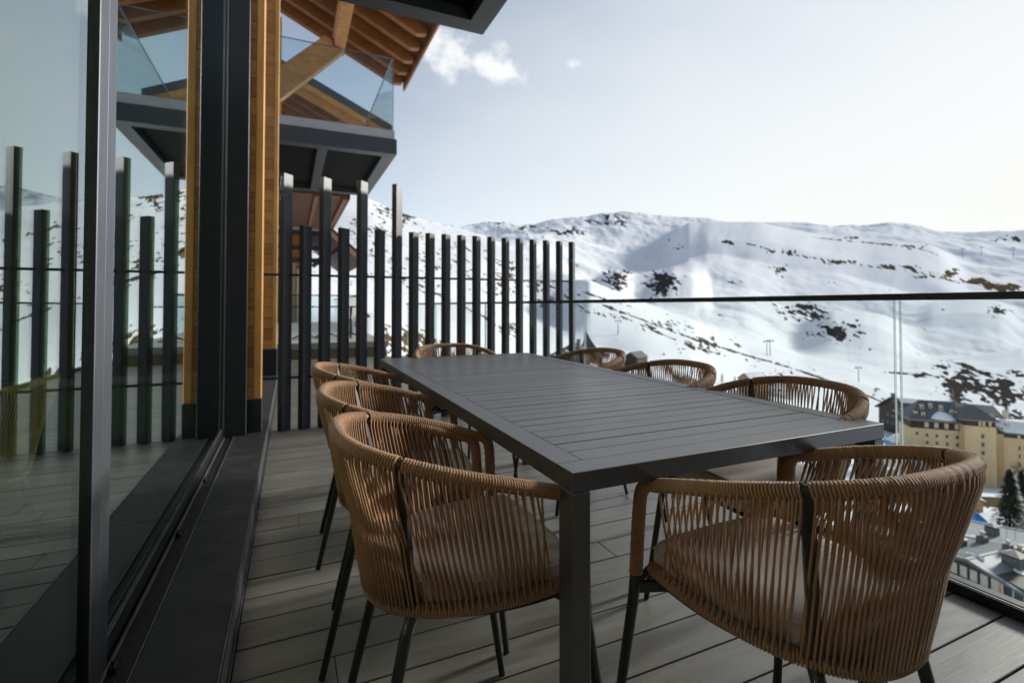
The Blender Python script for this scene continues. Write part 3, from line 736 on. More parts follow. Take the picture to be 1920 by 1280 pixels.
# ---- where earth and rock show through the snow
ROCK = [  # px, py, half width, half height, near, far, density, brown
 (745, 398, 70, 26, 500, 1200, .50, .55), (660, 470, 190, 75, 200, 1200, .36, .7), (720, 430, 90, 40, 500, 1200, .44, .6),
 (830, 500, 130, 60, 250, 1000, .37, .9), (950, 530, 110, 60, 250, 900, .37, .9), (1040, 560, 70, 50, 250, 800, .30, .9),
 (760, 640, 90, 50, 20, 80, .60, 1.0), (840, 665, 60, 40, 20, 80, .55, 1.0), (965, 610, 30, 35, 150, 500, .42, 1), (620, 600, 120, 60, 15, 90, .42, 1.0),
 (1160, 590, 60, 22, 250, 600, .36, .6), (1240, 610, 70, 26, 250, 640, .40, .5), (1330, 640, 80, 22, 250, 700, .44, .5),
 (1152, 526, 40, 26, 1300, 2600, .60, .1), (1240, 532, 36, 28, 1300, 2600, .74, .12), (1110, 530, 16, 14, 1300, 2600, .40, .15),
 (1135, 412, 55, 15, 2600, 6000, .50, .1), (1072, 436, 60, 14, 2200, 6000, .50, .1), (905, 415, 60, 8, 2500, 6000, .42, .1), (1000, 425, 70, 8, 2500, 6000, .36, .1),
 (1313, 438, 14, 5, 2600, 6000, .62, .2), (1275, 462, 16, 12, 2000, 6000, .52, .15), (1375, 455, 26, 5, 2000, 6000, .52, .5), (1470, 472, 34, 6, 1800, 6000, .48, .7),
 (1380, 530, 26, 24, 1000, 3000, .30, .1), (1358, 592, 14, 10, 700, 2500, .46, 0), (1465, 505, 40, 18, 1500, 5000, .28, .1),
 (1505, 585, 60, 26, 900, 3000, .52, .1), (1570, 618, 66, 26, 800, 3000, .58, .0), (1630, 606, 26, 8, 900, 3000, .44, .0), (1740, 617, 60, 7, 800, 3000, .36, .1),
 (1580, 492, 60, 7, 1500, 5000, .40, .8), (1690, 500, 55, 9, 1500, 5000, .52, .9), (1755, 515, 50, 9, 1500, 5000, .52, .9), (1890, 538, 60, 11, 1500, 5000, .62, .9), (1830, 527, 30, 7, 1500, 5000, .5, .9),
 (1600, 445, 80, 6, 2500, 6000, .36, .3), (1720, 462, 60, 8, 2500, 6000, .44, .5), (1890, 449, 55, 8, 2500, 6000, .58, .2), (1700, 419, 16, 3, 3500, 7000, .5, .1), (1880, 580, 50, 14, 1200, 4000, .30, .1),
 (1800, 722, 50, 42, 300, 1000, .70, .0), (1870, 735, 65, 50, 300, 1000, .62, .0), (1770, 700, 22, 26, 300, 1000, .56, .0), (1900, 780, 40, 26, 250, 700, .54, .1),
 (1490, 690, 130, 26, 300, 640, .28, .5), (1640, 730, 60, 22, 300, 700, .30, .3), (1730, 702, 30, 8, 400, 900, .5, .0),
 (1850, 935, 46, 13, 105, 165, 1.2, 1.0), (1905, 952, 50, 12, 100, 150, 1.2, .8), (1650, 850, 50, 20, 150, 300, .5, .5), (1560, 800, 60, 30, 200, 420, .42, .6)]
lamv = np.maximum(RG * .016, .6) + 0 * A
dens = np.zeros_like(Z) + .07; brn = np.zeros_like(Z) + .1
for (px, py, hw, hh, n0, n1, de, bw) in ROCK:
    g = np.exp(-(((PXV - px) / hw) ** 2 + ((PYV - py) / hh) ** 2) * .9) * ((DV > n0) & (DV < n1))
    g = g * de; up = g > dens; brn = np.where(up, bw, brn); dens = np.maximum(dens, g)
# outcrop texture in angle units (bearing, elevation), so that patches stay as compact on a slope as in nature
EE = np.arctan2(Z - H_, RG) * 1000
nzF = np.where((DV < 1150) & (PXV > 1480), ang(6.0, 5, 4, .66, .7, 1.35, -.42), ang(5.2, 5, 4, .66, .6, 1.4, -.42)); nzC = ang(40, 77, 3, .55, .8, 1.3, -.35)
nz = nzF * .76 + nzC * .24
rock = np.clip(((nz - .5) + (dens - .46) * .52) * 9 + .5, 0, 1)
rock = np.where(dens > 1.0, .9, rock)
# thin bare lines: track edges and banks, given by points they pass through
def band(pts, hw, n0, n1, de, bw):
    global rock, brn
    xs = [p[0] for p in pts]; ys = np.interp(PXV, xs, [p[1] for p in pts])
    g = np.exp(-((PYV - ys) / hw) ** 2) * ((PXV > xs[0]) & (PXV < xs[-1]) & (DV > n0) & (DV < n1))
    v = np.clip(((nz - .5) + (g * (de + .28) - .62) * .55) * 9 + .5, 0, 1) * (g > .08)
    brn = np.where(v > rock, bw, brn); rock = np.maximum(rock, v)
band([(1130, 572), (1200, 598), (1290, 632), (1380, 660), (1480, 688), (1560, 716), (1650, 752)], 3.2, 250, 800, .52, .55)
band([(1160, 590), (1230, 622), (1300, 650), (1350, 664)], 3.0, 250, 700, .42, .6)
band([(1090, 546), (1150, 566), (1220, 585), (1290, 612), (1370, 648)], 3.0, 250, 800, .34, .6)
band([(1400, 456), (1470, 474), (1540, 486), (1640, 500), (1710, 508), (1770, 522), (1800, 530)], 2.6, 1500, 6000, .46, .85)
band([(1500, 442), (1580, 450), (1700, 461), (1740, 470), (1762, 478)], 2.0, 2000, 6000, .42, .5)
band([(1650, 697), (1700, 700), (1735, 707)], 2.6, 350, 900, .50, .1)
band([(880, 470), (960, 505), (1040, 540), (1110, 590)], 5, 250, 900, .34, .9)
band([(700, 500), (800, 540), (900, 590), (980, 640)], 6, 200, 900, .34, .9)
rock *= np.clip((RG - 8) / 6, 0, 1)
nA = len(azs)
verts = np.stack([GXX, GYY, Z], -1).reshape(-1, 3)
i0 = (np.arange(nA - 1)[:, None] * NR + np.arange(NR - 1)[None, :]).ravel()
quads = np.stack([i0, i0 + 1, i0 + NR + 1, i0 + NR], -1)
wrap = (nA - 1) * NR + np.arange(NR - 1); wq = np.stack([wrap, wrap + 1, np.arange(NR - 1) + 1, np.arange(NR - 1)], -1)
quads = np.concatenate([quads, wq])
quads = quads[:, ::-1]
me = bpy.data.meshes.new('mountains')
me.vertices.add(len(verts)); me.vertices.foreach_set('co', verts.ravel())
me.loops.add(quads.size); me.loops.foreach_set('vertex_index', quads.ravel().astype(np.int32))
me.polygons.add(len(quads)); me.polygons.foreach_set('loop_start', np.arange(len(quads), dtype=np.int32) * 4); me.polygons.foreach_set('loop_total', np.full(len(quads), 4, np.int32))
me.polygons.foreach_set('use_smooth', np.ones(len(quads), bool))
for nm, arr in (('rock', rock), ('brown', brn)):
    a_ = me.attributes.new(nm, 'FLOAT', 'POINT'); a_.data.foreach_set('value', arr.ravel().astype(np.float32))
me.update(); me.validate()
def mountain_mat():
    m, nt, b = new_mat('snow and bare ground')
    ra = nd(nt, 'ShaderNodeAttribute', attribute_name='rock'); ba = nd(nt, 'ShaderNodeAttribute', attribute_name='brown')
    n1 = nd(nt, 'ShaderNodeTexNoise', Scale=.35, Detail=9, Roughness=.7); nt.links.new(wcoords(nt), n1.inputs['Vector'])
    n2 = nd(nt, 'ShaderNodeTexNoise', Scale=.02, Detail=10, Roughness=.65); nt.links.new(wcoords(nt), n2.inputs['Vector'])
    n3 = nd(nt, 'ShaderNodeTexNoise', Scale=.055, Detail=7, Roughness=.62); nt.links.new(wcoords(nt), n3.inputs['Vector'])
    def mad(x, k, c):
        n = nd(nt, 'ShaderNodeMath', operation='MULTIPLY_ADD'); n.inputs[1].default_value = k; nt.links.new(x, n.inputs[0])
        if isinstance(c, float): n.inputs[2].default_value = c
        else: nt.links.new(c, n.inputs[2])
        return n.outputs[0]
    v_ = mad(ra.outputs['Fac'], 1.0, -.72); v_ = mad(n2.outputs['Fac'], .55, v_); v_ = mad(n3.outputs['Fac'], .9, v_)
    mr = nd(nt, 'ShaderNodeMapRange', interpolation_type='SMOOTHSTEP'); mr.inputs['From Min'].default_value = .44; mr.inputs['From Max'].default_value = .56
    nt.links.new(v_, mr.inputs['Value'])
    rk = ramp(nt, n1.outputs['Fac'], [(.3, (.022, .021, .022)), (.7, (.058, .053, .052))])
    br = ramp(nt, n1.outputs['Fac'], [(.3, (.050, .036, .018)), (.55, (.100, .075, .040)), (.75, (.17, .135, .078))])
    mx = nd(nt, 'ShaderNodeMix', data_type='RGBA'); nt.links.new(ba.outputs['Fac'], mx.inputs['Factor']); nt.links.new(rk.outputs['Color'], mx.inputs['A']); nt.links.new(br.outputs['Color'], mx.inputs['B'])
    sn = ramp(nt, n2.outputs['Fac'], [(.3, (.70, .725, .75)), (.7, (.76, .775, .79))])
    m2 = nd(nt, 'ShaderNodeMix', data_type='RGBA'); nt.links.new(mr.outputs['Result'], m2.inputs['Factor']); nt.links.new(sn.outputs['Color'], m2.inputs['A']); nt.links.new(mx.outputs['Result'], m2.inputs['B'])
    nt.links.new(m2.outputs['Result'], b.inputs['Base Color']); b.inputs['Roughness'].default_value = 1.0; b.inputs['Specular IOR Level'].default_value = 0.0
    return m
me.materials.append(mountain_mat())
mo = bpy.data.objects.new('mountains', me); COL.objects.link(mo); mo['kind'] = 'structure'
def ground(x, y):
    r_ = math.hypot(x, y); az = math.degrees(math.atan2(x, y)); i = int(np.argmin(np.abs(azs - az)))
    return float(np.interp(math.log(max(r_, 7.1)), lr, Z[i]))

def seat(px, py, d0, dmin=120):
    '''where the sight line through (px, py) meets the ground, and the size factor for that distance'''
    d = dmin
    while d < 1500:
        p = at_d(px, py, d)
        if p.z <= ground(p.x, p.y): return d, d / d0
        d *= 1.015
    return d0, 1.0

# ------------------------------------------------------------------ valley buildings (local axes: x along the front, y away, z up)
def frame_at(px, py, d, turn):
    p = at_d(px, py, d); v = Vector((p.x, p.y, 0)).normalized(); r_ = Vector((v.y, -v.x, 0))
    u = r_ * math.cos(R(turn)) + v * math.sin(R(turn))
    return p, math.atan2(u.y, u.x), d / 929.0
def hip(mb, x0, x1, y0, y1, z, rise, over=.5, hl=0.0, hr=0.0, th=.25):
    a, b, c, d = x0 - over, x1 + over, y0 - over, y1 + over; ym = (c + d) / 2
    top = [(a, c, z), (b, c, z), (b, d, z), (a, d, z), (a + hl, ym, z + rise), (b - hr, ym, z + rise)]
    lo = [(x, y, q - th) for x, y, q in top[:4]]
    mb.add(top + lo, [(0, 1, 5, 4), (2, 3, 4, 5), (1, 2, 5), (3, 0, 4), (0, 6, 7, 1), (1, 7, 8, 2), (2, 8, 9, 3), (3, 9, 6, 0), (9, 8, 7, 6)])
def gable_y(mb, x0, x1, y0, y1, z, rise, over=.5, th=.25, apex=None):
    a, b, c, d = x0 - over, x1 + over, y0 - over, y1 + over; xm = (a + b) / 2 if apex is None else apex
    mb.prism([(a, c, z), (xm, c, z + rise), (b, c, z), (b, c, z + th), (xm, c, z + rise + th), (a, c, z + th)], (0, d - c, 0))
def windows(par, spots, w_, h_, y=-.04, mat='win_dark', name='window', frame=None):
    for x, z in spots:
        b = MB(); b.box((x - w_ / 2, y, z - h_ / 2), (x + w_ / 2, y + .2, z + h_ / 2)); o = b.build(name, mat, par)
        if frame:
            f = MB(); t = .09
            for q in ((x - w_ / 2 - t, z - h_ / 2 - t, x + w_ / 2 + t, z - h_ / 2 - .002), (x - w_ / 2 - t, z + h_ / 2 + .002, x + w_ / 2 + t, z + h_ / 2 + t), (x - w_ / 2 - t, z - h_ / 2, x - w_ / 2 - .002, z + h_ / 2), (x + w_ / 2 + .002, z - h_ / 2, x + w_ / 2 + t, z + h_ / 2)):
                f.box((q[0], y - .03, q[1]), (q[2], y + .15, q[3]))
            f.build('frame', frame, o)
def snow_patch(par, pts, nrm_z=.35, name='roof_snow'):
    """a thick snow blanket laid on a roof plane: pts in order round its edge, then domed towards the middle"""
    n = len(pts); c = sum((Vector(p) for p in pts), Vector()) / n; up = Vector((0, 0, 1)); vs = [Vector(p) - up * .15 for p in pts]; m = MB(); rings = [(1.0, -.1), (.97, .18), (.85, nrm_z), (.4, nrm_z * 1.15)]
    vv = []
    for s_, h in rings: vv += [c + (Vector(p) - c) * s_ + up * h for p in pts]
    fs = []
    for r_ in range(len(rings) - 1):
        for i in range(n): fs.append((r_ * n + i, r_ * n + (i + 1) % n, (r_ + 1) * n + (i + 1) % n, (r_ + 1) * n + i))
    fs.append(tuple(range((len(rings) - 1) * n, len(rings) * n)))
    m.add(vv, fs, True); return m.build(name, 'snow', par)

# --- yellow apartment block: long wing with tower
p, rz, k = frame_at(1708, 907, 208, 17)
apt = thing('apartment_block', 'yellow rendered apartment block with dark attic storey, grey dormer roof and square tower', 'building', p, rz)
apt.scale = (.78, .9, 1)
W1, D1, H1 = 21.4, 15, 23.6
m = MB(); m.box((0, 0, -14), (W1, D1, H1)); m.build('wall', 'yellow_wall', apt)
m = MB(); m.box((.3, .35, H1 + .002), (W1 - .02, D1 - .3, H1 + 3.4)); m.build('attic_storey', 'dark_timber', apt)
m = MB(); hip(m, 0, W1 + .5, 0, D1, H1 + 3.6, 7.2, .7, 7.5, .5, .35); rf = m.build('roof', 'slate', apt)
m = MB(); m.box((-.72, -.74, H1 + 3.2), (W1 + .4, -.705, H1 + 3.68)); m.box((-.745, -.7, H1 + 3.2), (-.705, D1 + .7, H1 + 3.68)); m.build('eave_board', 'tan_timber', rf)
windows(apt, [(x, z) for x in (7.4, 11.6, 15.9, 20.2) for z in (17.9, 21.0)] + [(3.0, 21.4)], 1.15, 1.3, -.03)
windows(apt, [(x, H1 + 1.6) for x in (7.4, 11.6, 15.9, 20.2)], 1.7, 2.1, .30, 'cream', 'attic_window')
windows(apt, [(x, 9.8) for x in (10.5, 12, 13.5, 15, 16.5, 18, 19.5)], .45, .7, -.03)
for x, y, z in ((3.2, 2.4, 29.4), (6.3, 1.8, 29.3), (6.8, 4.6, 32.0), (10.8, 5.2, 32.5), (15.0, 4.4, 32.0), (19.0, 3.0, 30.6), (21.2, 2.6, 30.2)):
    m = MB(); m.box((x - .75, y - .9, z - 1.8), (x + .75, y + 1.3, z + 1.0)); dm = m.build('dormer', 'cream', apt)
    m = MB(); m.box((x - .38, y - .93, z - .7), (x + .38, y - .88, z + .3)); m.build('pane', 'win_dark', dm)
    m = MB(); m.box((x - .85, y - 1.05, z + 1.002), (x + .85, y + 1.4, z + 1.16)); m.build('dormer_roof', 'slate_dark', dm)
snow_patch(rf, [(9.2, .2, H1 + 4.4), (12.5, -.3, H1 + 3.9), (16.5, -.4, H1 + 3.85), (20.2, -.2, H1 + 4.0), (19.2, 1.6, H1 + 5.4), (16.8, 2.8, H1 + 6.6), (13.5, 3.2, H1 + 7.0), (11.0, 1.8, H1 + 5.8)], .4)
T0, T1 = W1 + .02, W1 + 12.6
m = MB(); m.box((T0, -4.2, -14), (T1, 11, H1 + 3.2)); m.build('tower_wall', 'yellow_wall', apt)
m = MB(); m.box((T0 + .1, -4.1, H1 + 3.202), (T1 - .1, 10.9, H1 + 5.5)); m.build('attic_storey', 'dark_timber', apt)
m = MB(); hip(m, T0 - 1.6, T1 + .6, -4.2, 11, H1 + 5.7, 4.6, .9, 6.6, 6.6, .35); m.build('tower_roof', 'slate', apt)
m = MB(); m.box((T0 - 2.5, -5.13, H1 + 5.35), (T1 + 1.5, -5.105, H1 + 5.75)); m.build('eave_board', 'tan_timber', apt)
windows(apt, [(T0 + 7.3, z) for z in (23.0, 19.7, 16.4)], 1.2, 1.6, -4.24)
windows(apt, [(T0 + 6.3, H1 + 4.3), (T0 + 7.9, H1 + 4.3), (T0 + 10.4, H1 + 4.4)], 1.0, 1.8, -4.15, 'cream', 'attic_window')
# --- second yellow block
p, rz, k = frame_at(1884, 915, 200, 20)
ap2 = thing('apartment_block', 'yellow rendered block with a thick snow blanket on its low hipped roof', 'building', p, rz)
ap2.scale = (.76, .9, 1)
m = MB(); m.box((0, 0, -14), (24, 16, 20.4)); m.build('wall', 'yellow_wall', ap2)
m = MB(); m.prism([(-5.4, 2.2, -14), (-.002, .002, -14), (-.002, 12, -14), (-5.4, 12, -14)], (0, 0, 35.6)); m.build('side_wall', 'yellow_wall', ap2)
m = MB(); m.prism([(-5.3, 2.3, 21.6), (-.003, .15, 20.5), (-.003, 12, 20.5), (-5.3, 12, 21.6)], (0, 0, 3.4)); m.box((.1, .12, 20.402), (23.9, 15.8, 22.2)); m.build('attic_storey', 'dark_timber', ap2)
m = MB(); m.box((-2.9, 1.0, 21.8), (-2.1, 1.5, 23.8)); m.box((5.6, -.02, 20.41), (6.6, .4, 22.1)); m.build('attic_post', 'cream', ap2)
m = MB(); vs = [(-7, 1.2, 25.0), (0, -1.1, 22.3), (25, -1.1, 22.3), (25, 17, 22.3), (-7, 13, 24.2), (-1, 8, 27.6), (22, 8, 26.6)]
vs += [(x, y, z - .35) for x, y, z in vs[:5]]
m.add(vs, [(0, 1, 5), (1, 2, 6, 5), (2, 3, 6), (3, 4, 5, 6), (4, 0, 5), (0, 7, 8, 1), (1, 8, 9, 2), (2, 9, 10, 3), (3, 10, 11, 4), (4, 11, 7, 0), (11, 10, 9, 8, 7)]); rf = m.build('roof', 'slate', ap2)
snow_patch(rf, [(-3.6, 1.6, 24.4), (.6, -.5, 22.7), (8, -.8, 22.6), (16, -.8, 22.6), (24, -.4, 22.7), (22, 6.4, 26.2), (10, 7.0, 26.8), (-.4, 6.6, 27.0)], .5)
for x, y, z in ((2.4, 2.0, 24.6), (-2.4, 5.5, 27.2), (4.2, 8.2, 28.6)):
    m = MB(); m.box((x - .8, y - .7, z - 1.8), (x + .8, y + .7, z + 1.1)); cb = m.build('chimney', 'cream', rf)
    m = MB(); m.box((x - .95, y - .85, z + 1.102), (x + .95, y + .85, z + 1.3)); m.build('cap', 'slate_dark', cb)
windows(ap2, [(x, z) for x in (6.2, 8.4) for z in (16.6, 13.4, 10.2, 6.6)], .75, 1.6, -.03)
windows(ap2, [(3.6, 6.8), (3.6, 3.2)], 1.6, 1.5, -.03)
windows(ap2, [(-2.4, z) for z in (18.5, 15.2, 12.0)], 1.1, 1.5, 1.02)
# --- dark chalet behind
p, rz, k = frame_at(1648, 792, 318, -58)
ch = thing('timber_chalet', 'big dark timber chalet with a long grey roof rising behind the yellow block', 'building', p, rz)
m = MB(); m.prism([(0, 0, -24), (24, 0, -24), (24, 0, 8.5), (12.5, 0, 17.2), (0, 0, 10)], (0, 54, -4)); m.build('wall', 'dark_timber', ch)
m = MB(); m.prism([(-2, -1.6, 9.6), (12.5, -1.6, 18.0), (27, -1.6, 7.4), (27, -1.6, 7.9), (12.5, -1.6, 18.6), (-2, -1.6, 10.1)], (0, 60, -4.4)); rf = m.build('roof', 'slate_dark', ch)
for y0, y1 in ((3, 19), (21, 29)):
    m = MB(); z0 = 18.55 - 4.4 * (y0 + 1.6) / 60
    m.prism([(13.4, y0, z0 - .55), (15.8, y0, z0 - 2.3), (15.8, y0, z0 - 1.75), (13.4, y0, z0 + .02)], (0, y1 - y0, -4.4 * (y1 - y0) / 60)); m.build('skylight_band', 'rough_white', rf)
m = MB(); m.box((11.4, 0, 16), (13.2, 1.8, 21)); m.build('chimney', 'chim', rf)
windows(ch, [(4, 2.5), (8.5, 2.5), (13, 2.5), (17.5, 2.5), (8.5, 7), (13, 7)], 2.2, 1.7, -.04, 'win_dark')
m = MB(); m.box((13.5, -.3, 10.4), (18, -.01, 11.4)); m.build('orange_beam', 'orange', ch)  # orange beam across the gable front
# --- small houses
def cottage(px, py, d, turn, w_, dp, h_, rise, wall, roof, label, name='cottage', snowy=False, wins=2, wm='win_dark'):
    d_, k_s = seat(px, py, d, min(150, d * .7))
    if not .45 < k_s < 1.9: d_, k_s = d, 1.0
    p, rz, k = frame_at(px, py, d_, turn); t = thing(name, label, 'house', p, rz); t.scale = (k_s,) * 3
    m = MB(); m.prism([(0, 0, -8), (w_, 0, -8), (w_, 0, h_), (w_ / 2, 0, h_ + rise * .93), (0, 0, h_)], (0, dp, 0)); m.build('wall', wall, t)
    m = MB(); gable_y(m, 0, w_, 0, dp, h_ + .02, rise, .6, .28); rf = m.build('roof', roof, t)
    if snowy:
        a, b, c, e = -.4, w_ + .4, .3, dp - .4; xm = w_ / 2
        for sg in (1, -1):
            x0 = xm + sg * .5; x1 = xm + sg * (w_ / 2 + .35); z0 = h_ + .3 + rise * (1 - .5 / (w_ / 2 + .6)); z1 = h_ + .3 + rise * (1 - (w_ / 2 + .35) / (w_ / 2 + .6))
            pts = [(x0, c, z0), (x1, c, z1), (x1, (c + e) / 2, z1), (x1, e, z1), (x0, e, z0), (x0, (c + e) / 2, z0)]
            snow_patch(rf, pts if sg > 0 else pts[::-1], .3)
    windows(t, [(w_ * (i + 1) / (wins + 1), h_ * .45) for i in range(wins)], min(1.6, w_ / wins * .5), min(1.5, h_ * .4), -.04, wm)
    return t
cottage(1682, 868, 178, 25, 8.5, 8, 6.4, 2.6, 'yellow_wall', 'slate_dark', 'small cream house with snow on its dark roof in front of the yellow block', snowy=True, wins=1)
cottage(1170, 686, 305, -30, 9, 13, 5.2, 3.4, 'dark_timber', 'slate_dark', 'dark slate roofed hut on the snow between two chair backs', name='mountain_hut')
cottage(1384, 734, 395, -52, 13, 17, 10.5, 4.6, 'tan_timber', 'slate_dark', 'tan timber chalet with dark roof above the railing side chairs', name='village_house', snowy=True, wins=3)
cottage(1446, 738, 420, 20, 17, 12, 6.5, 5.4, 'rough_white', 'slate', 'white gabled house with grey roof beside the tan chalet', name='village_house', wins=4)
cottage(1420, 800, 270, -18, 16, 12, 8.5, 4.2, 'tan_timber', 'slate_dark', 'long tan house with dark windows seen through the woven chair back', name='village_house', snowy=True, wins=5)
cottage(1500, 812, 262, 10, 13, 10, 8.0, 3.6, 'rough_white', 'slate', 'white house with grey roof seen through the woven chair back', name='village_house', snowy=True, wins=4)
cottage(1562, 842, 240, -12, 12, 10, 8.0, 3.6, 'ochre_wall', 'slate_dark', 'ochre house seen past the rim of the nearest railing side chair', name='village_house', snowy=True, wins=3)
cottage(1275, 738, 330, 18, 15, 10, 7.0, 3.6, 'tan_timber', 'slate_dark', 'tan house seen through the middle railing side chair', name='village_house', snowy=True, wins=4)
cottage(1650, 800, 250, -25, 7, 8, 5.0, 3.0, 'tan_timber', 'slate', 'little tan gabled house left of the railing post, below the dark chalet', name='village_house', snowy=True, wins=1)
cottage(1806, 962, 128, 24, 4.2, 4.5, 3.4, .8, 'ochre_wall', 'slate_dark', 'small ochre shed on the brown bank below the yellow blocks', name='shed', wins=1)
cottage(808, 622, 420, 10, 7, 8, 4.2, 3.2, 'tan_timber', 'red_roof', 'small hut with red roof on the snow slope behind the fence', name='mountain_hut', wins=1)
# chapel with a pointed spire and the stepped grey house beside it
d_, k_s = seat(1083, 672, 285); p, rz, k = frame_at(1083, 672, d_, 0)
cp = thing('chapel', 'dark roofed chapel with a sharp curved spire beyond the railing corner', 'building', p, rz)
m = MB(); m.box((0, 0, -12), (14, 12, 2.2)); m.build('wall', 'dark_timber', cp)
m = MB(); prof = [(8.2, 2.3), (6.4, 4.2), (4.6, 6.0), (3.0, 8.6), (1.6, 11.6), (.7, 14.2), (.05, 17.2)]; vs = []; fs = []
for hw, z in prof: vs += [(7 - hw - (.0), 6 - hw * .8, z), (7 + hw, 6 - hw * .8, z), (7 + hw, 6 + hw * .8, z), (7 - hw, 6 + hw * .8, z)]
vs = [(x - (z - 2.3) * .16, y, z) for x, y, z in vs]
for i in range(len(prof) - 1):
    for q in range(4): fs.append((i * 4 + q, i * 4 + (q + 1) % 4, i * 4 + 4 + (q + 1) % 4, i * 4 + 4 + q))
fs += [(3, 2, 1, 0), tuple(range(len(vs) - 4, len(vs)))]
m.add(vs, fs); m.build('spire_roof', 'slate_dark', cp)
cp.scale = (k_s,) * 3; d_, k_s = seat(1030, 676, 300); p, rz, k = frame_at(1030, 676, d_, -38)
gh = thing('stepped_house', 'grey house with stacked stepped roofs behind the last fence posts', 'house', p, rz)
gh.scale = (k_s,) * 3
m = MB(); m.box((0, 0, -12), (16, 20, 3.0)); m.build('wall', 'dark_timber', gh)
for i in range(4):
    m = MB(); gable_y(m, .8 * i, 16 - .8 * i, i * 4.4, i * 4.4 + 4.2, 3.0 + i * 1.3, 3.2, .5, .4); m.build('roof', 'slate', gh)
m = MB(); m.box((11.5, 12, 6), (13.5, 14, 13)); m.build('chimney', 'chim', gh)
# --- grey roofed house right below the terrace
p0 = at_d(1770, 1045, 62); f2 = -FH; tdir = (RV * .31 + FH * -.95).normalized()
hs = thing('grey_house', 'house below the terrace with wide grey felt roofs, many chimneys and a window band', 'house', p0, math.atan2(tdir.y, tdir.x))
m = MB(); m.prism([(-10, 0, -16), (8.6, 0, -16), (8.6, 0, .1), (2.75, 0, 1.0), (-10, 0, -1.5)], (0, 17, 0)); m.build('wall', 'dark_timber', hs)
def roofz(x): return 1.22 - .235 * (x - 2.7) if x > 2.7 else 1.22 - .19 * (2.7 - x)
m = MB(); m.prism([(-10.8, -.55, roofz(-10.8) - .16), (2.7, -.55, 1.06), (9.6, -.55, roofz(9.6) - .16), (9.6, -.55, roofz(9.6)), (2.7, -.55, 1.22), (-10.8, -.55, roofz(-10.8))], (0, 18.0, 0)); rf = m.build('roof', 'roof_metal', hs)
m = MB(); m.prism([(-10.85, -.60, roofz(-10.85) - .34), (2.7, -.60, .88), (9.65, -.60, roofz(9.65) - .34), (9.65, -.60, roofz(9.65) - .04), (2.7, -.60, 1.18), (-10.85, -.60, roofz(-10.85) - .04)], (0, .046, 0)); m.build('verge_board', 'chim', rf)
m = MB(); m.beam((2.7, -.55, 1.24), (2.7, 17.4, 1.24), .35, .06); m.build('ridge_flashing', 'trim', rf)
m = MB(); m.prism([(-5.2, .2, roofz(-5.2) + .02), (2.45, .2, roofz(2.45) + .02), (2.45, 8.6, roofz(2.45) + .02), (-5.2, 8.6, roofz(-5.2) + .02)], (0, 0, .02)); m.build('felt_sheet', 'slate', rf)
m = MB(); m.beam((-10.6, 17.3, roofz(-10.6) + .06), (2.7, 17.3, 1.28), .35, .12); m.build('verge_flashing', 'trim', rf)
for i in range(8):
    x = -2.4 + i * 1.03
    b = MB(); b.box((x, -.05, -1.28 - .0), (x + .74, .1, .0)); wq = b.build('window', 'win_pale', hs)
    f = MB(); f.box((x + .741, -.09, -1.45), (x + .90, .05, .12)); f.build('frame', 'dark_timber', wq)
b = MB(); b.box((5.95, -.06, -1.35), (7.75, .1, -.15)); wq = b.build('window', 'win_dark', hs)
f = MB()
for q in ((5.80, -1.5, 7.9, -1.36), (5.80, -.14, 7.9, .0), (5.80, -1.359, 5.94, -.141), (7.76, -1.359, 7.9, -.141), (6.80, -1.359, 6.9, -.141)): f.box((q[0], -.12, q[1]), (q[2], -.02, q[3]))
f.build('frame', 'chimcap', wq)
b = MB(); b.box((5.55, -.1, -1.7), (5.75, .05, .25)); b.build('corner_post', 'tan_timber', hs)
import itertools
hm = Matrix.Translation(p0) @ Matrix.Rotation(math.atan2(tdir.y, tdir.x), 4, 'Z'); hmi = hm.inverted()
def roof_at(px, py):
    o = hmi @ CAM; dr = hmi.to_3x3() @ ray(px, py)
    best = None
    for tt in np.linspace(40, 90, 1500):
        q = o + dr * tt
        if q.z <= roofz(q.x): return q
    return q
for (px, py, w_, h_, kind) in ((1804, 1023, 13, 17, 0), (1842, 1016, 16, 17, 1), (1860, 1003, 20, 22, 2), (1890, 1030, 14, 14, 1), (1912, 1040, 14, 15, 1), (1903, 1060, 30, 22, 2)):
    q = roof_at(px, py); s_ = 63 / 929.0; a_ = w_ * s_ * .42; hh = h_ * s_
    b = MB(); b.box((q.x - a_, q.y - a_, q.z - .6), (q.x + a_, q.y + a_, q.z + hh * .72)); c_ = b.build('chimney', 'chim' if kind else 'slate_dark', rf)
    c2 = MB()
    if kind == 2:
        c2.box((q.x - a_ * .9, q.y - a_ * .9, q.z + hh * .722), (q.x + a_ * .9, q.y + a_ * .9, q.z + hh * .9)); c2.build('vent_slot', 'black', c_)
        c2 = MB(); z_ = q.z + hh * .902; e = a_ * 1.18
        c2.add([(q.x - e, q.y - e, z_), (q.x + e, q.y - e, z_), (q.x + e, q.y + e, z_), (q.x - e, q.y + e, z_), (q.x, q.y, z_ + e * .55)], [(0, 1, 4), (1, 2, 4), (2, 3, 4), (3, 0, 4), (3, 2, 1, 0)])
    else:
        c2.tube([(q.x, q.y, q.z + hh * .722), (q.x, q.y, q.z + hh * 1.1)], a_ * .55, 10); c2.tube([(q.x, q.y, q.z + hh * 1.102), (q.x, q.y, q.z + hh * 1.2)], a_ * .75, 10)
    c2.build('cap', 'chimcap', c_)
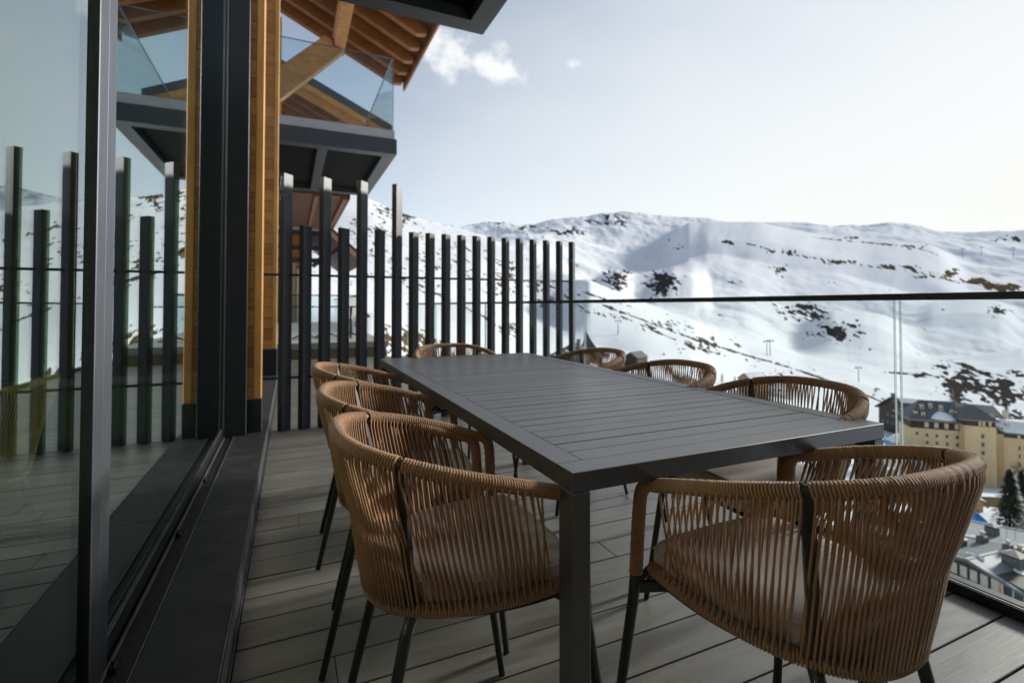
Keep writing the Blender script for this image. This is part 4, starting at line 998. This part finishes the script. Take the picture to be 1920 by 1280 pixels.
for px, py, w_, dd in ((1816, 1005, 2.6, .8), (1796, 1011, 1.6, 1.2), (1830, 1042, 1.9, .35), (1915, 1073, 1.0, .9)):
    q = roof_at(px, py); e = [(q.x - w_ / 2, q.y - dd / 2), (q.x, q.y - dd * .6), (q.x + w_ / 2, q.y - dd / 2), (q.x + w_ * .45, q.y + dd / 2), (q.x, q.y + dd * .6), (q.x - w_ * .5, q.y + dd * .4)]
    snow_patch(rf, [(x, y, roofz(x) + .03) for x, y in e], .08)
for px, py in ((1888, 1008), (1904, 1010)):
    q = roof_at(px, py); b = MB(); b.tube([(q.x, q.y, q.z - .1), (q.x, q.y, q.z + 1.7)], .025, 5); b.tube([(q.x - .4, q.y, q.z + 1.5), (q.x + .4, q.y, q.z + 1.5)], .02, 5); b.build('aerial', 'alu', rf)
# --- long blue cover running down the snow
a_ = at_d(1648, 817, 226); b_ = at_d(1745, 890, 178); c_ = at_d(1842, 980, 112)
m = MB(); m.tube([a_, a_.lerp(b_, .5), b_, b_.lerp(c_, .5), c_], [1.25, 1.25, 1.2, 1.1, 1.0], 12)
bc = m.build('blue_cover', 'blue_cover'); tag(bc, 'long bright blue tarpaulin cover running downhill between the houses', 'tarpaulin')

# ------------------------------------------------------------------ trees
def conifer(px, py, d, h, label, name='conifer', n=900, wide=.28, group=None):
    d_, k_s = seat(px, py, d, d * .6)
    if not .55 < k_s < 1.8: d_, k_s = d, 1.0
    p = at_d(px, py, d_); t = thing(name, label, 'tree', p, rnd.uniform(0, 6), group); t.scale = (k_s,) * 3
    m = MB(); m.tube([(0, 0, -6), (.02 * h, 0, h * .5), (0, 0, h * .95)], [h * .022, h * .014, h * .004], 6); m.build('trunk', 'bark', t)
    m = MB()
    for i in range(n):
        f = rnd.random() ** .75; z = h * (.07 + .93 * f); rad = wide * h * (1 - f) ** .85 * (.55 + .45 * abs(math.sin(f * 23 + rnd.random()))) + .01 * h
        a = rnd.uniform(0, 2 * PI); rr_ = rad * rnd.uniform(.25, 1.0); c = Vector((math.cos(a) * rr_, math.sin(a) * rr_, z - rr_ * .28))
        o = Vector((math.cos(a), math.sin(a), -.35)); sd = Vector((-math.sin(a), math.cos(a), rnd.uniform(-.3, .3))); s_ = h * rnd.uniform(.022, .05)
        m.add([c - o * s_ * .5 + sd * s_ * .45, c - o * s_ * .5 - sd * s_ * .45, c + o * s_ * 1.1 + Vector((0, 0, rnd.uniform(-.3, .3) * s_))], [(0, 1, 2)])
    m.build('crown', 'needle', t); return t
conifer(1896, 1000, 97, 12.5, 'tall dark conifer above the grey roofs at the frame edge', n=2600, wide=.30)
conifer(1918, 985, 100, 11.0, 'dark conifer half cut by the frame, behind the tall one', n=1800, wide=.3)
conifer(1784, 755, 330, 9.5, 'dark conifer above the roof of the big timber chalet', n=700, wide=.34)
conifer(1888, 792, 290, 12, 'dark conifer behind the snow covered yellow block', n=700, wide=.34)
conifer(1354, 722, 400, 9.5, 'dark conifer left of the tan chalet', n=600, wide=.34)
conifer(1378, 726, 398, 9.0, 'dark conifer touching the gable of the tan chalet', n=600, wide=.34)
conifer(1914, 792, 285, 7, 'small dark conifer beside the snowy roof at the frame edge', n=400, wide=.36)
def bare_tree(px, py, d, h, label):
    p = at_d(px, py, d); t = thing('bare_tree', label, 'tree', p); m = MB(); tw = MB()
    def grow(mb, a, dr, L, r_, lv):
        b = a + dr * L; mb.tube([a, a.lerp(b, .5) + Vector((rnd.uniform(-1, 1), rnd.uniform(-1, 1), 0)) * L * .05, b], [r_, r_ * .8, r_ * .6], 5)
        if lv == 0: return
        for _ in range(4):
            v = (dr + Vector((rnd.uniform(-1, 1), rnd.uniform(-1, 1), rnd.uniform(-.1, .7))) * .62).normalized(); grow(tw, a.lerp(b, rnd.uniform(.45, 1)), v, L * rnd.uniform(.55, .75), r_ * .55, lv - 1)
    grow(m, Vector((0, 0, -1)), Vector((.03, 0, 1)), h * .38, h * .018, 4)
    m.build('trunk', 'bark', t); tw.build('crown', 'twig', t)
bare_tree(1914, 918, 150, 11, 'leafless tree with fine upright twigs before the yellow block')

# ------------------------------------------------------------------ ski lift pylons and markers
def pylon(px, py, d, h, label):
    d_, k_s = seat(px, py, d, d * .5); h *= k_s if .4 < k_s < 2 else 1; d = d_ if .4 < k_s < 2 else d
    p = at_d(px, py, d); t = thing('lift_pylon', label, 'pylon', p, YAW * -1, 'ski lift pylons on the slopes')
    m = MB(); m.tube([(0, 0, -3), (0, 0, h)], [h * .028, h * .018], 8); m.build('mast', 'alu_dark', t)
    m = MB(); m.box((-h * .2, -h * .02, h), (h * .2, h * .02, h * 1.035)); a = m.build('cross_arm', 'alu_dark', t)
    for s_ in (-1, 1):
        m = MB(); m.box((s_ * h * .19 - h * .03, -h * .09, h * .955), (s_ * h * .19 + h * .03, h * .09, h * .999)); m.build('sheave', 'black', a)
pylon(1159, 629, 400, 12, 'lift pylon alone on the white slope beyond the railing corner')
pylon(1438, 668, 560, 17, 'twin pylon, left one, standing at the foot of the shaded bowl')
pylon(1444, 668, 566, 18, 'twin pylon, right one, standing at the foot of the shaded bowl')
pylon(1610, 716, 520, 15, 'lift pylon between the table and the tall glass joint')
pylon(1805, 483, 2400, 42, 'lift pylon high on the far ridge, left of its row')
pylon(1840, 478, 2600, 40, 'lift pylon high on the far ridge, middle of its row')
pylon(1900, 480, 2500, 42, 'lift pylon high on the far ridge, at the frame edge')
for px, py, d, lab in ((1245, 666, 340, 'orange piste marker on the white slope above the middle railing chair'), (1276, 664, 345, 'faint orange piste marker right of the brighter one'), (1359, 668, 420, 'orange piste marker near the dark track line')):
    d, k_s = seat(px, py, d); p = at_d(px, py, d); t = thing('piste_marker', lab, 'marker', p, 0, 'piste markers on the snow')
    m = MB(); m.tube([(0, 0, -.6), (0, 0, .5), (0, 0, 1.4), (0, 0, 2.4)], [.9, .85, .5, .15], 10); m.build('pad', 'orange', t)
    m = MB(); m.tube([(0, 0, 2.3), (0, 0, 3.0)], .06, 6); m.build('pole', 'black', t)

# ------------------------------------------------------------------ neighbouring terrace and chalets behind the fence
nt_ = thing('raised_terrace', 'pale raised concrete terrace beyond the fence with grey front wall', 'terrace', (0, 10.9, 0))
m = MB(); m.box((-3.5, 10.92, -3), (1.90, 11.1, .17)); m.build('front_wall', 'grey_wall', nt_); 
for o in nt_.children: o.location = (0, -10.9, 0)
m = MB(); m.box((-3.5, .0, .172), (1.93, 14.0, .30)); m.build('slab', 'concrete', nt_)
gr = MB()
for i in range(1500):
    x, y = rnd.uniform(-1.0, 1.88), rnd.uniform(10.62, 10.88); h = rnd.uniform(.06, .2); dx, dy = rnd.uniform(-.06, .06), rnd.uniform(-.05, .05)
    gr.add([(x - .006, y, -.02), (x + .006, y, -.02), (x + dx, y + dy, h)], [(0, 1, 2)])
gr.build('dry_grass', 'dry_grass', kind='stuff')
m = MB(); m.box((-3.5, 10.56, -.6), (1.9, 10.918, -.02)); m.build('planting_strip', 'dry_grass', kind='structure')
r2 = thing('terrace_railing', 'distant glass railing with thin dark rail on the raised terrace', 'railing', (0, 14.5, .30))
m = MB(); m.box((-3.4, 0, 1.03), (1.86, .04, 1.06)); m.build('handrail', 'dark_metal', r2)
m = MB(); m.box((1.83, .041, 1.03), (1.87, 10, 1.06)); m.build('handrail', 'dark_metal', r2)
for x in (-1.2, .35): m = MB(); m.box((x, .01, .04), (x + 1.5, .025, 1.029)); m.build('glass_pane', 'balcony_glass', r2)
m = MB(); m.box((1.84, .06, .04), (1.855, 9.9, 1.029)); m.build('glass_pane', 'balcony_glass', r2)
def bistro(x, y, lab):
    t = thing('bistro_table', lab, 'table', (x, y, .301), 0, 'bistro tables on the raised terrace')
    m = MB(); m.tube([(0, 0, .72), (0, 0, .75)], .35, 20); m.build('top', 'dark_metal', t)
    m = MB(); m.tube([(0, 0, .02), (0, 0, .719)], .03, 8); m.build('column', 'dark_metal', t)
    for k in range(3):
        a = 2.1 * k + .4; m = MB(); m.tube([(0, 0, .12), (.3 * math.cos(a), .3 * math.sin(a), .012)], .018, 6); m.build('foot', 'dark_metal', t)
bistro(.30, 12.3, 'dark bistro table seen between the first two fence posts'); bistro(.78, 12.6, 'dark bistro table seen between the second and third fence posts'); bistro(1.30, 12.2, 'dark bistro table at the open end of the raised terrace')
# far chalet with larch front
fc = thing('larch_chalet', 'larch clad chalet with dark beams and a steep roof beyond the raised terrace', 'building', (-.5, 24, 0))
m = MB(); m.prism([(-6, 24, -.5), (.83, 24, -.5), (.83, 24, 4.3), (-2.5, 24, 6.5), (-6, 24, 5.2)], (0, 8, 0)); P('wall', m, 'larch', fc)
for z in (4.2, 3.54, 2.98):
    m = MB(); m.box((-5.9, 23.87, z), (1.33, 23.998, z + .21)); P('beam', m, 'dark_timber', fc)
for x in (-.67, .07): m = MB(); m.box((x, 23.87, -.4), (x + .12, 23.999, 2.97)); P('post', m, 'tan_timber', fc)
for x in (-.5, .23): m = MB(); m.box((x, 23.93, .1), (x + .40, 23.998, 2.7)); P('window', m, 'win_pale', fc)
def slope_beam(x0, z0, x1, z1, y0, dy, th, mat, name, par):
    m = MB(); m.prism([(x0, y0, z0), (x1, y0, z1), (x1, y0, z1 + th), (x0, y0, z0 + th)], (0, dy, 0)); return P(name, m, mat, par)
q0 = at_d(600, 440, 23.0); q1 = at_d(676, 500, 23.0)
sB = (q1.z - q0.z) / (q1.x - q0.x)
z_at = lambda x: q0.z + sB * (x - q0.x)
rf = slope_beam(-2.5, z_at(-2.5) + .18, q1.x + .08, z_at(q1.x + .08) + .18, 22.5, 11, .19, 'slate_dark', 'roof', fc)
slope_beam(-2.5, z_at(-2.5) - .03, q1.x, z_at(q1.x) - .03, 22.4, .11, .205, 'tan_timber', 'barge_board', fc)
m = MB(); m.beam((.85, 23.2, z_at(.85) - 1.9), (1.95, 23.2, z_at(1.95) - .1), .16, .18); m.beam((.85, 23.2, z_at(.85) - .3), (.85, 23.2, -.4), .17, .17); P('brace', m, 'dark_timber', fc)
# second roof seen through the balcony glass
rc = thing('gabled_lodge', 'next lodge whose black edged timber gable shows through the balcony glass', 'building', (-.5, 19.3, 0))
za = lambda x: 9.324 + (x - .676) * -.4555
slope_beam(-5, za(-5) - .28, 3.53, za(3.53) - .28, 19.27, 7, .29, 'slate_dark', 'roof', rc)
slope_beam(-5, za(-5) - .50, 3.28, za(3.28) - .50, 19.30, .17, .216, 'larch_post', 'barge_board', rc)
slope_beam(-5, za(-5) - .76, 3.07, za(3.07) - .76, 19.5, .2, .32, 'glulam', 'rafter', rc)
for k in range(1, 7): slope_beam(-5, za(-5) - .66, 3.0, za(3.0) - .66, 19.7 + k * .9, .17, .32, 'rafter', 'rafter', rc)
slope_beam(-5, za(-5) - .33, 3.2, za(3.2) - .33, 19.71, 6.5, .045, 'roof_board', 'roof_lining', rc)
m = MB(); m.prism([(-5, 23.6, 4.75), (.73, 23.6, 4.75), (.73, 23.6, za(.73) - .75), (-5, 23.6, za(-5) - .75)], (0, 2.5, 0)); P('wall', m, 'larch', rc)
m = MB(); m.beam((.66, 20.0, 7.1), (1.83, 20.0, za(1.83) - .7), .2, .32); P('strut', m, 'glulam', rc)


# ------------------------------------------------------------------ sky, sun, camera
w = bpy.data.worlds.new('World'); SC.world = w; w.use_nodes = True
nt = w.node_tree; nt.nodes.clear()
out = nd(nt, 'ShaderNodeOutputWorld'); bg = nd(nt, 'ShaderNodeBackground')
SUN_AZ, SUN_EL = R(86), R(21)        # azimuth from +Y towards +X
sky = nd(nt, 'ShaderNodeTexSky', sky_type='NISHITA'); sky.sun_disc = False
sky.sun_elevation = SUN_EL; sky.sun_rotation = SUN_AZ
sky.altitude = 2000; sky.air_density = 1.0; sky.dust_density = .55; sky.ozone_density = .4
tc = nd(nt, 'ShaderNodeTexCoord')
bg.inputs['Strength'].default_value = .075
def cloud_layer(prev, px, py, sx, sy, thr, soft, scale, amp, seed, tilt=0.0):
    c = ray(px, py).normalized(); rr_ = Vector((c.y, -c.x, 0)).normalized(); uu = rr_.cross(c).normalized()
    r2 = rr_ * math.cos(tilt) + uu * math.sin(tilt); u2 = uu * math.cos(tilt) - rr_ * math.sin(tilt)
    def dot(v):
        d = nd(nt, 'ShaderNodeVectorMath', operation='DOT_PRODUCT'); d.inputs[1].default_value = v; nt.links.new(tc.outputs['Generated'], d.inputs[0]); return d.outputs['Value']
    def mth(op, a, b=None):
        n = nd(nt, 'ShaderNodeMath', operation=op)
        for k, x in enumerate((a, b)):
            if x is None: continue
            if isinstance(x, (int, float)): n.inputs[k].default_value = x
            else: nt.links.new(x, n.inputs[k])
        return n.outputs[0]
    X = mth('DIVIDE', dot(r2), sx); Y = mth('DIVIDE', dot(u2), sy)
    rad = mth('SQRT', mth('ADD', mth('MULTIPLY', X, X), mth('MULTIPLY', Y, Y)))
    n = nd(nt, 'ShaderNodeTexNoise', Scale=scale, Detail=7, Roughness=.58)
    mp = nd(nt, 'ShaderNodeMapping'); mp.inputs['Location'].default_value = (seed, seed * .7, 0)
    nt.links.new(tc.outputs['Generated'], mp.inputs['Vector']); nt.links.new(mp.outputs['Vector'], n.inputs['Vector'])
    f = mth('ADD', mth('SUBTRACT', 1.0, rad), mth('MULTIPLY', mth('SUBTRACT', n.outputs['Fac'], .5), amp))
    mr = nd(nt, 'ShaderNodeMapRange', interpolation_type='SMOOTHSTEP'); mr.inputs['From Min'].default_value = thr; mr.inputs['From Max'].default_value = thr + soft
    nt.links.new(f, mr.inputs['Value'])
    fwd = mth('GREATER_THAN', dot(c), 0.2)
    fac = mth('MULTIPLY', mr.outputs['Result'], fwd)
    return fac
CLOUD = (5.6, 5.75, 5.8, 1)
hsv = nd(nt, 'ShaderNodeHueSaturation', Saturation=.84); nt.links.new(sky.outputs['Color'], hsv.inputs['Color']); prev = hsv.outputs['Color']
# thin high veil of cloud: thickest low down towards the valley and the sun
def vm(op, a, b=None):
    n = nd(nt, 'ShaderNodeMath', operation=op)
    for k, x in enumerate((a, b)):
        if x is None: continue
        if isinstance(x, (int, float)): n.inputs[k].default_value = x
        else: nt.links.new(x, n.inputs[k])
    return n.outputs[0]
dv = nd(nt, 'ShaderNodeVectorMath', operation='DOT_PRODUCT'); dv.inputs[1].default_value = (math.sin(R(72)) * math.cos(R(4)), math.cos(R(72)) * math.cos(R(4)), math.sin(R(4)))
nt.links.new(tc.outputs['Generated'], dv.inputs[0])
sx = nd(nt, 'ShaderNodeSeparateXYZ'); nt.links.new(tc.outputs['Generated'], sx.inputs[0])
vn = nd(nt, 'ShaderNodeTexNoise', Scale=2.2, Detail=5, Roughness=.5, Distortion=.4); vmap = nd(nt, 'ShaderNodeMapping'); vmap.inputs['Scale'].default_value = (1, 1, 2.6)
nt.links.new(tc.outputs['Generated'], vmap.inputs['Vector']); nt.links.new(vmap.outputs['Vector'], vn.inputs['Vector'])
az_ = nd(nt, 'ShaderNodeMapRange', interpolation_type='SMOOTHSTEP'); az_.inputs['From Min'].default_value = .30; az_.inputs['From Max'].default_value = 1.0; nt.links.new(dv.outputs['Value'], az_.inputs['Value'])
el_ = nd(nt, 'ShaderNodeMapRange', interpolation_type='SMOOTHSTEP'); el_.inputs['From Min'].default_value = .62; el_.inputs['From Max'].default_value = .05; nt.links.new(sx.outputs['Z'], el_.inputs['Value'])
vf = vm('ADD', vm('MULTIPLY', az_.outputs['Result'], .62), vm('MULTIPLY', el_.outputs['Result'], .26))
vf = vm('ADD', vf, vm('MULTIPLY', vm('SUBTRACT', vn.outputs['Fac'], .5), .35)); vf = vm('ADD', vf, .09)
vcl = nd(nt, 'ShaderNodeClamp'); vcl.inputs['Max'].default_value = .97; nt.links.new(vf, vcl.inputs['Value'])
vmx = nd(nt, 'ShaderNodeMix', data_type='RGBA'); vmx.inputs['B'].default_value = (5.3, 5.32, 5.12, 1)
nt.links.new(vcl.outputs[0], vmx.inputs['Factor']); nt.links.new(prev, vmx.inputs['A']); prev = vmx.outputs['Result']
for args, k in (((862, 105, .15, .052, .26, .7, 20, 2.4, 3.1, -.30), .85), ((932, 134, .09, .034, .28, .7, 22, 2.2, 7.7, -.35), .92), ((830, 120, .05, .05, .26, .8, 18, 2.4, 1.3, 0), .85), ((1074, 121, .022, .014, .15, 1.0, 30, 1.8, 5.2, -.3), .7)):
    f = cloud_layer(prev, *args)
    mu = nd(nt, 'ShaderNodeMath', operation='MULTIPLY'); mu.inputs[1].default_value = k; nt.links.new(f, mu.inputs[0])
    mx = nd(nt, 'ShaderNodeMix', data_type='RGBA'); mx.inputs['B'].default_value = CLOUD
    nt.links.new(mu.outputs[0], mx.inputs['Factor']); nt.links.new(prev, mx.inputs['A']); prev = mx.outputs['Result']
nt.links.new(prev, bg.inputs['Color']); nt.links.new(bg.outputs[0], out.inputs['Surface'])

sl_ = bpy.data.lights.new('sun', 'SUN'); sl_.energy = 2.4; sl_.angle = R(8); sl_.color = (1, .95, .87)
so = bpy.data.objects.new('sun', sl_); COL.objects.link(so)
sd_ = Vector((math.sin(SUN_AZ) * math.cos(SUN_EL), math.cos(SUN_AZ) * math.cos(SUN_EL), math.sin(SUN_EL)))
so.rotation_euler = sd_.to_track_quat('Z', 'Y').to_euler()

cd = bpy.data.cameras.new('camera'); co = bpy.data.objects.new('camera', cd); COL.objects.link(co)
cd.sensor_width = 36; cd.lens = 36 * F_ / 1920; cd.shift_y = -(640 - PPY) / 1920; cd.clip_start = .02; cd.clip_end = 30000
mat = Matrix((RV, UV, -FV)).transposed().to_4x4(); mat.translation = CAM; co.matrix_world = mat
cd.dof.use_dof = True; cd.dof.focus_distance = 1.22; cd.dof.aperture_fstop = 3.4
SC.camera = co
SC.view_settings.view_transform = 'Standard'; SC.view_settings.look = 'None'; SC.view_settings.gamma = 1; SC.view_settings.exposure = 1.27
cy = SC.cycles; cy.max_bounces = 10; cy.diffuse_bounces = 4; cy.glossy_bounces = 5; cy.transparent_max_bounces = 24
cy.sample_clamp_indirect = 6; cy.blur_glossy = .5; cy.use_denoising = True
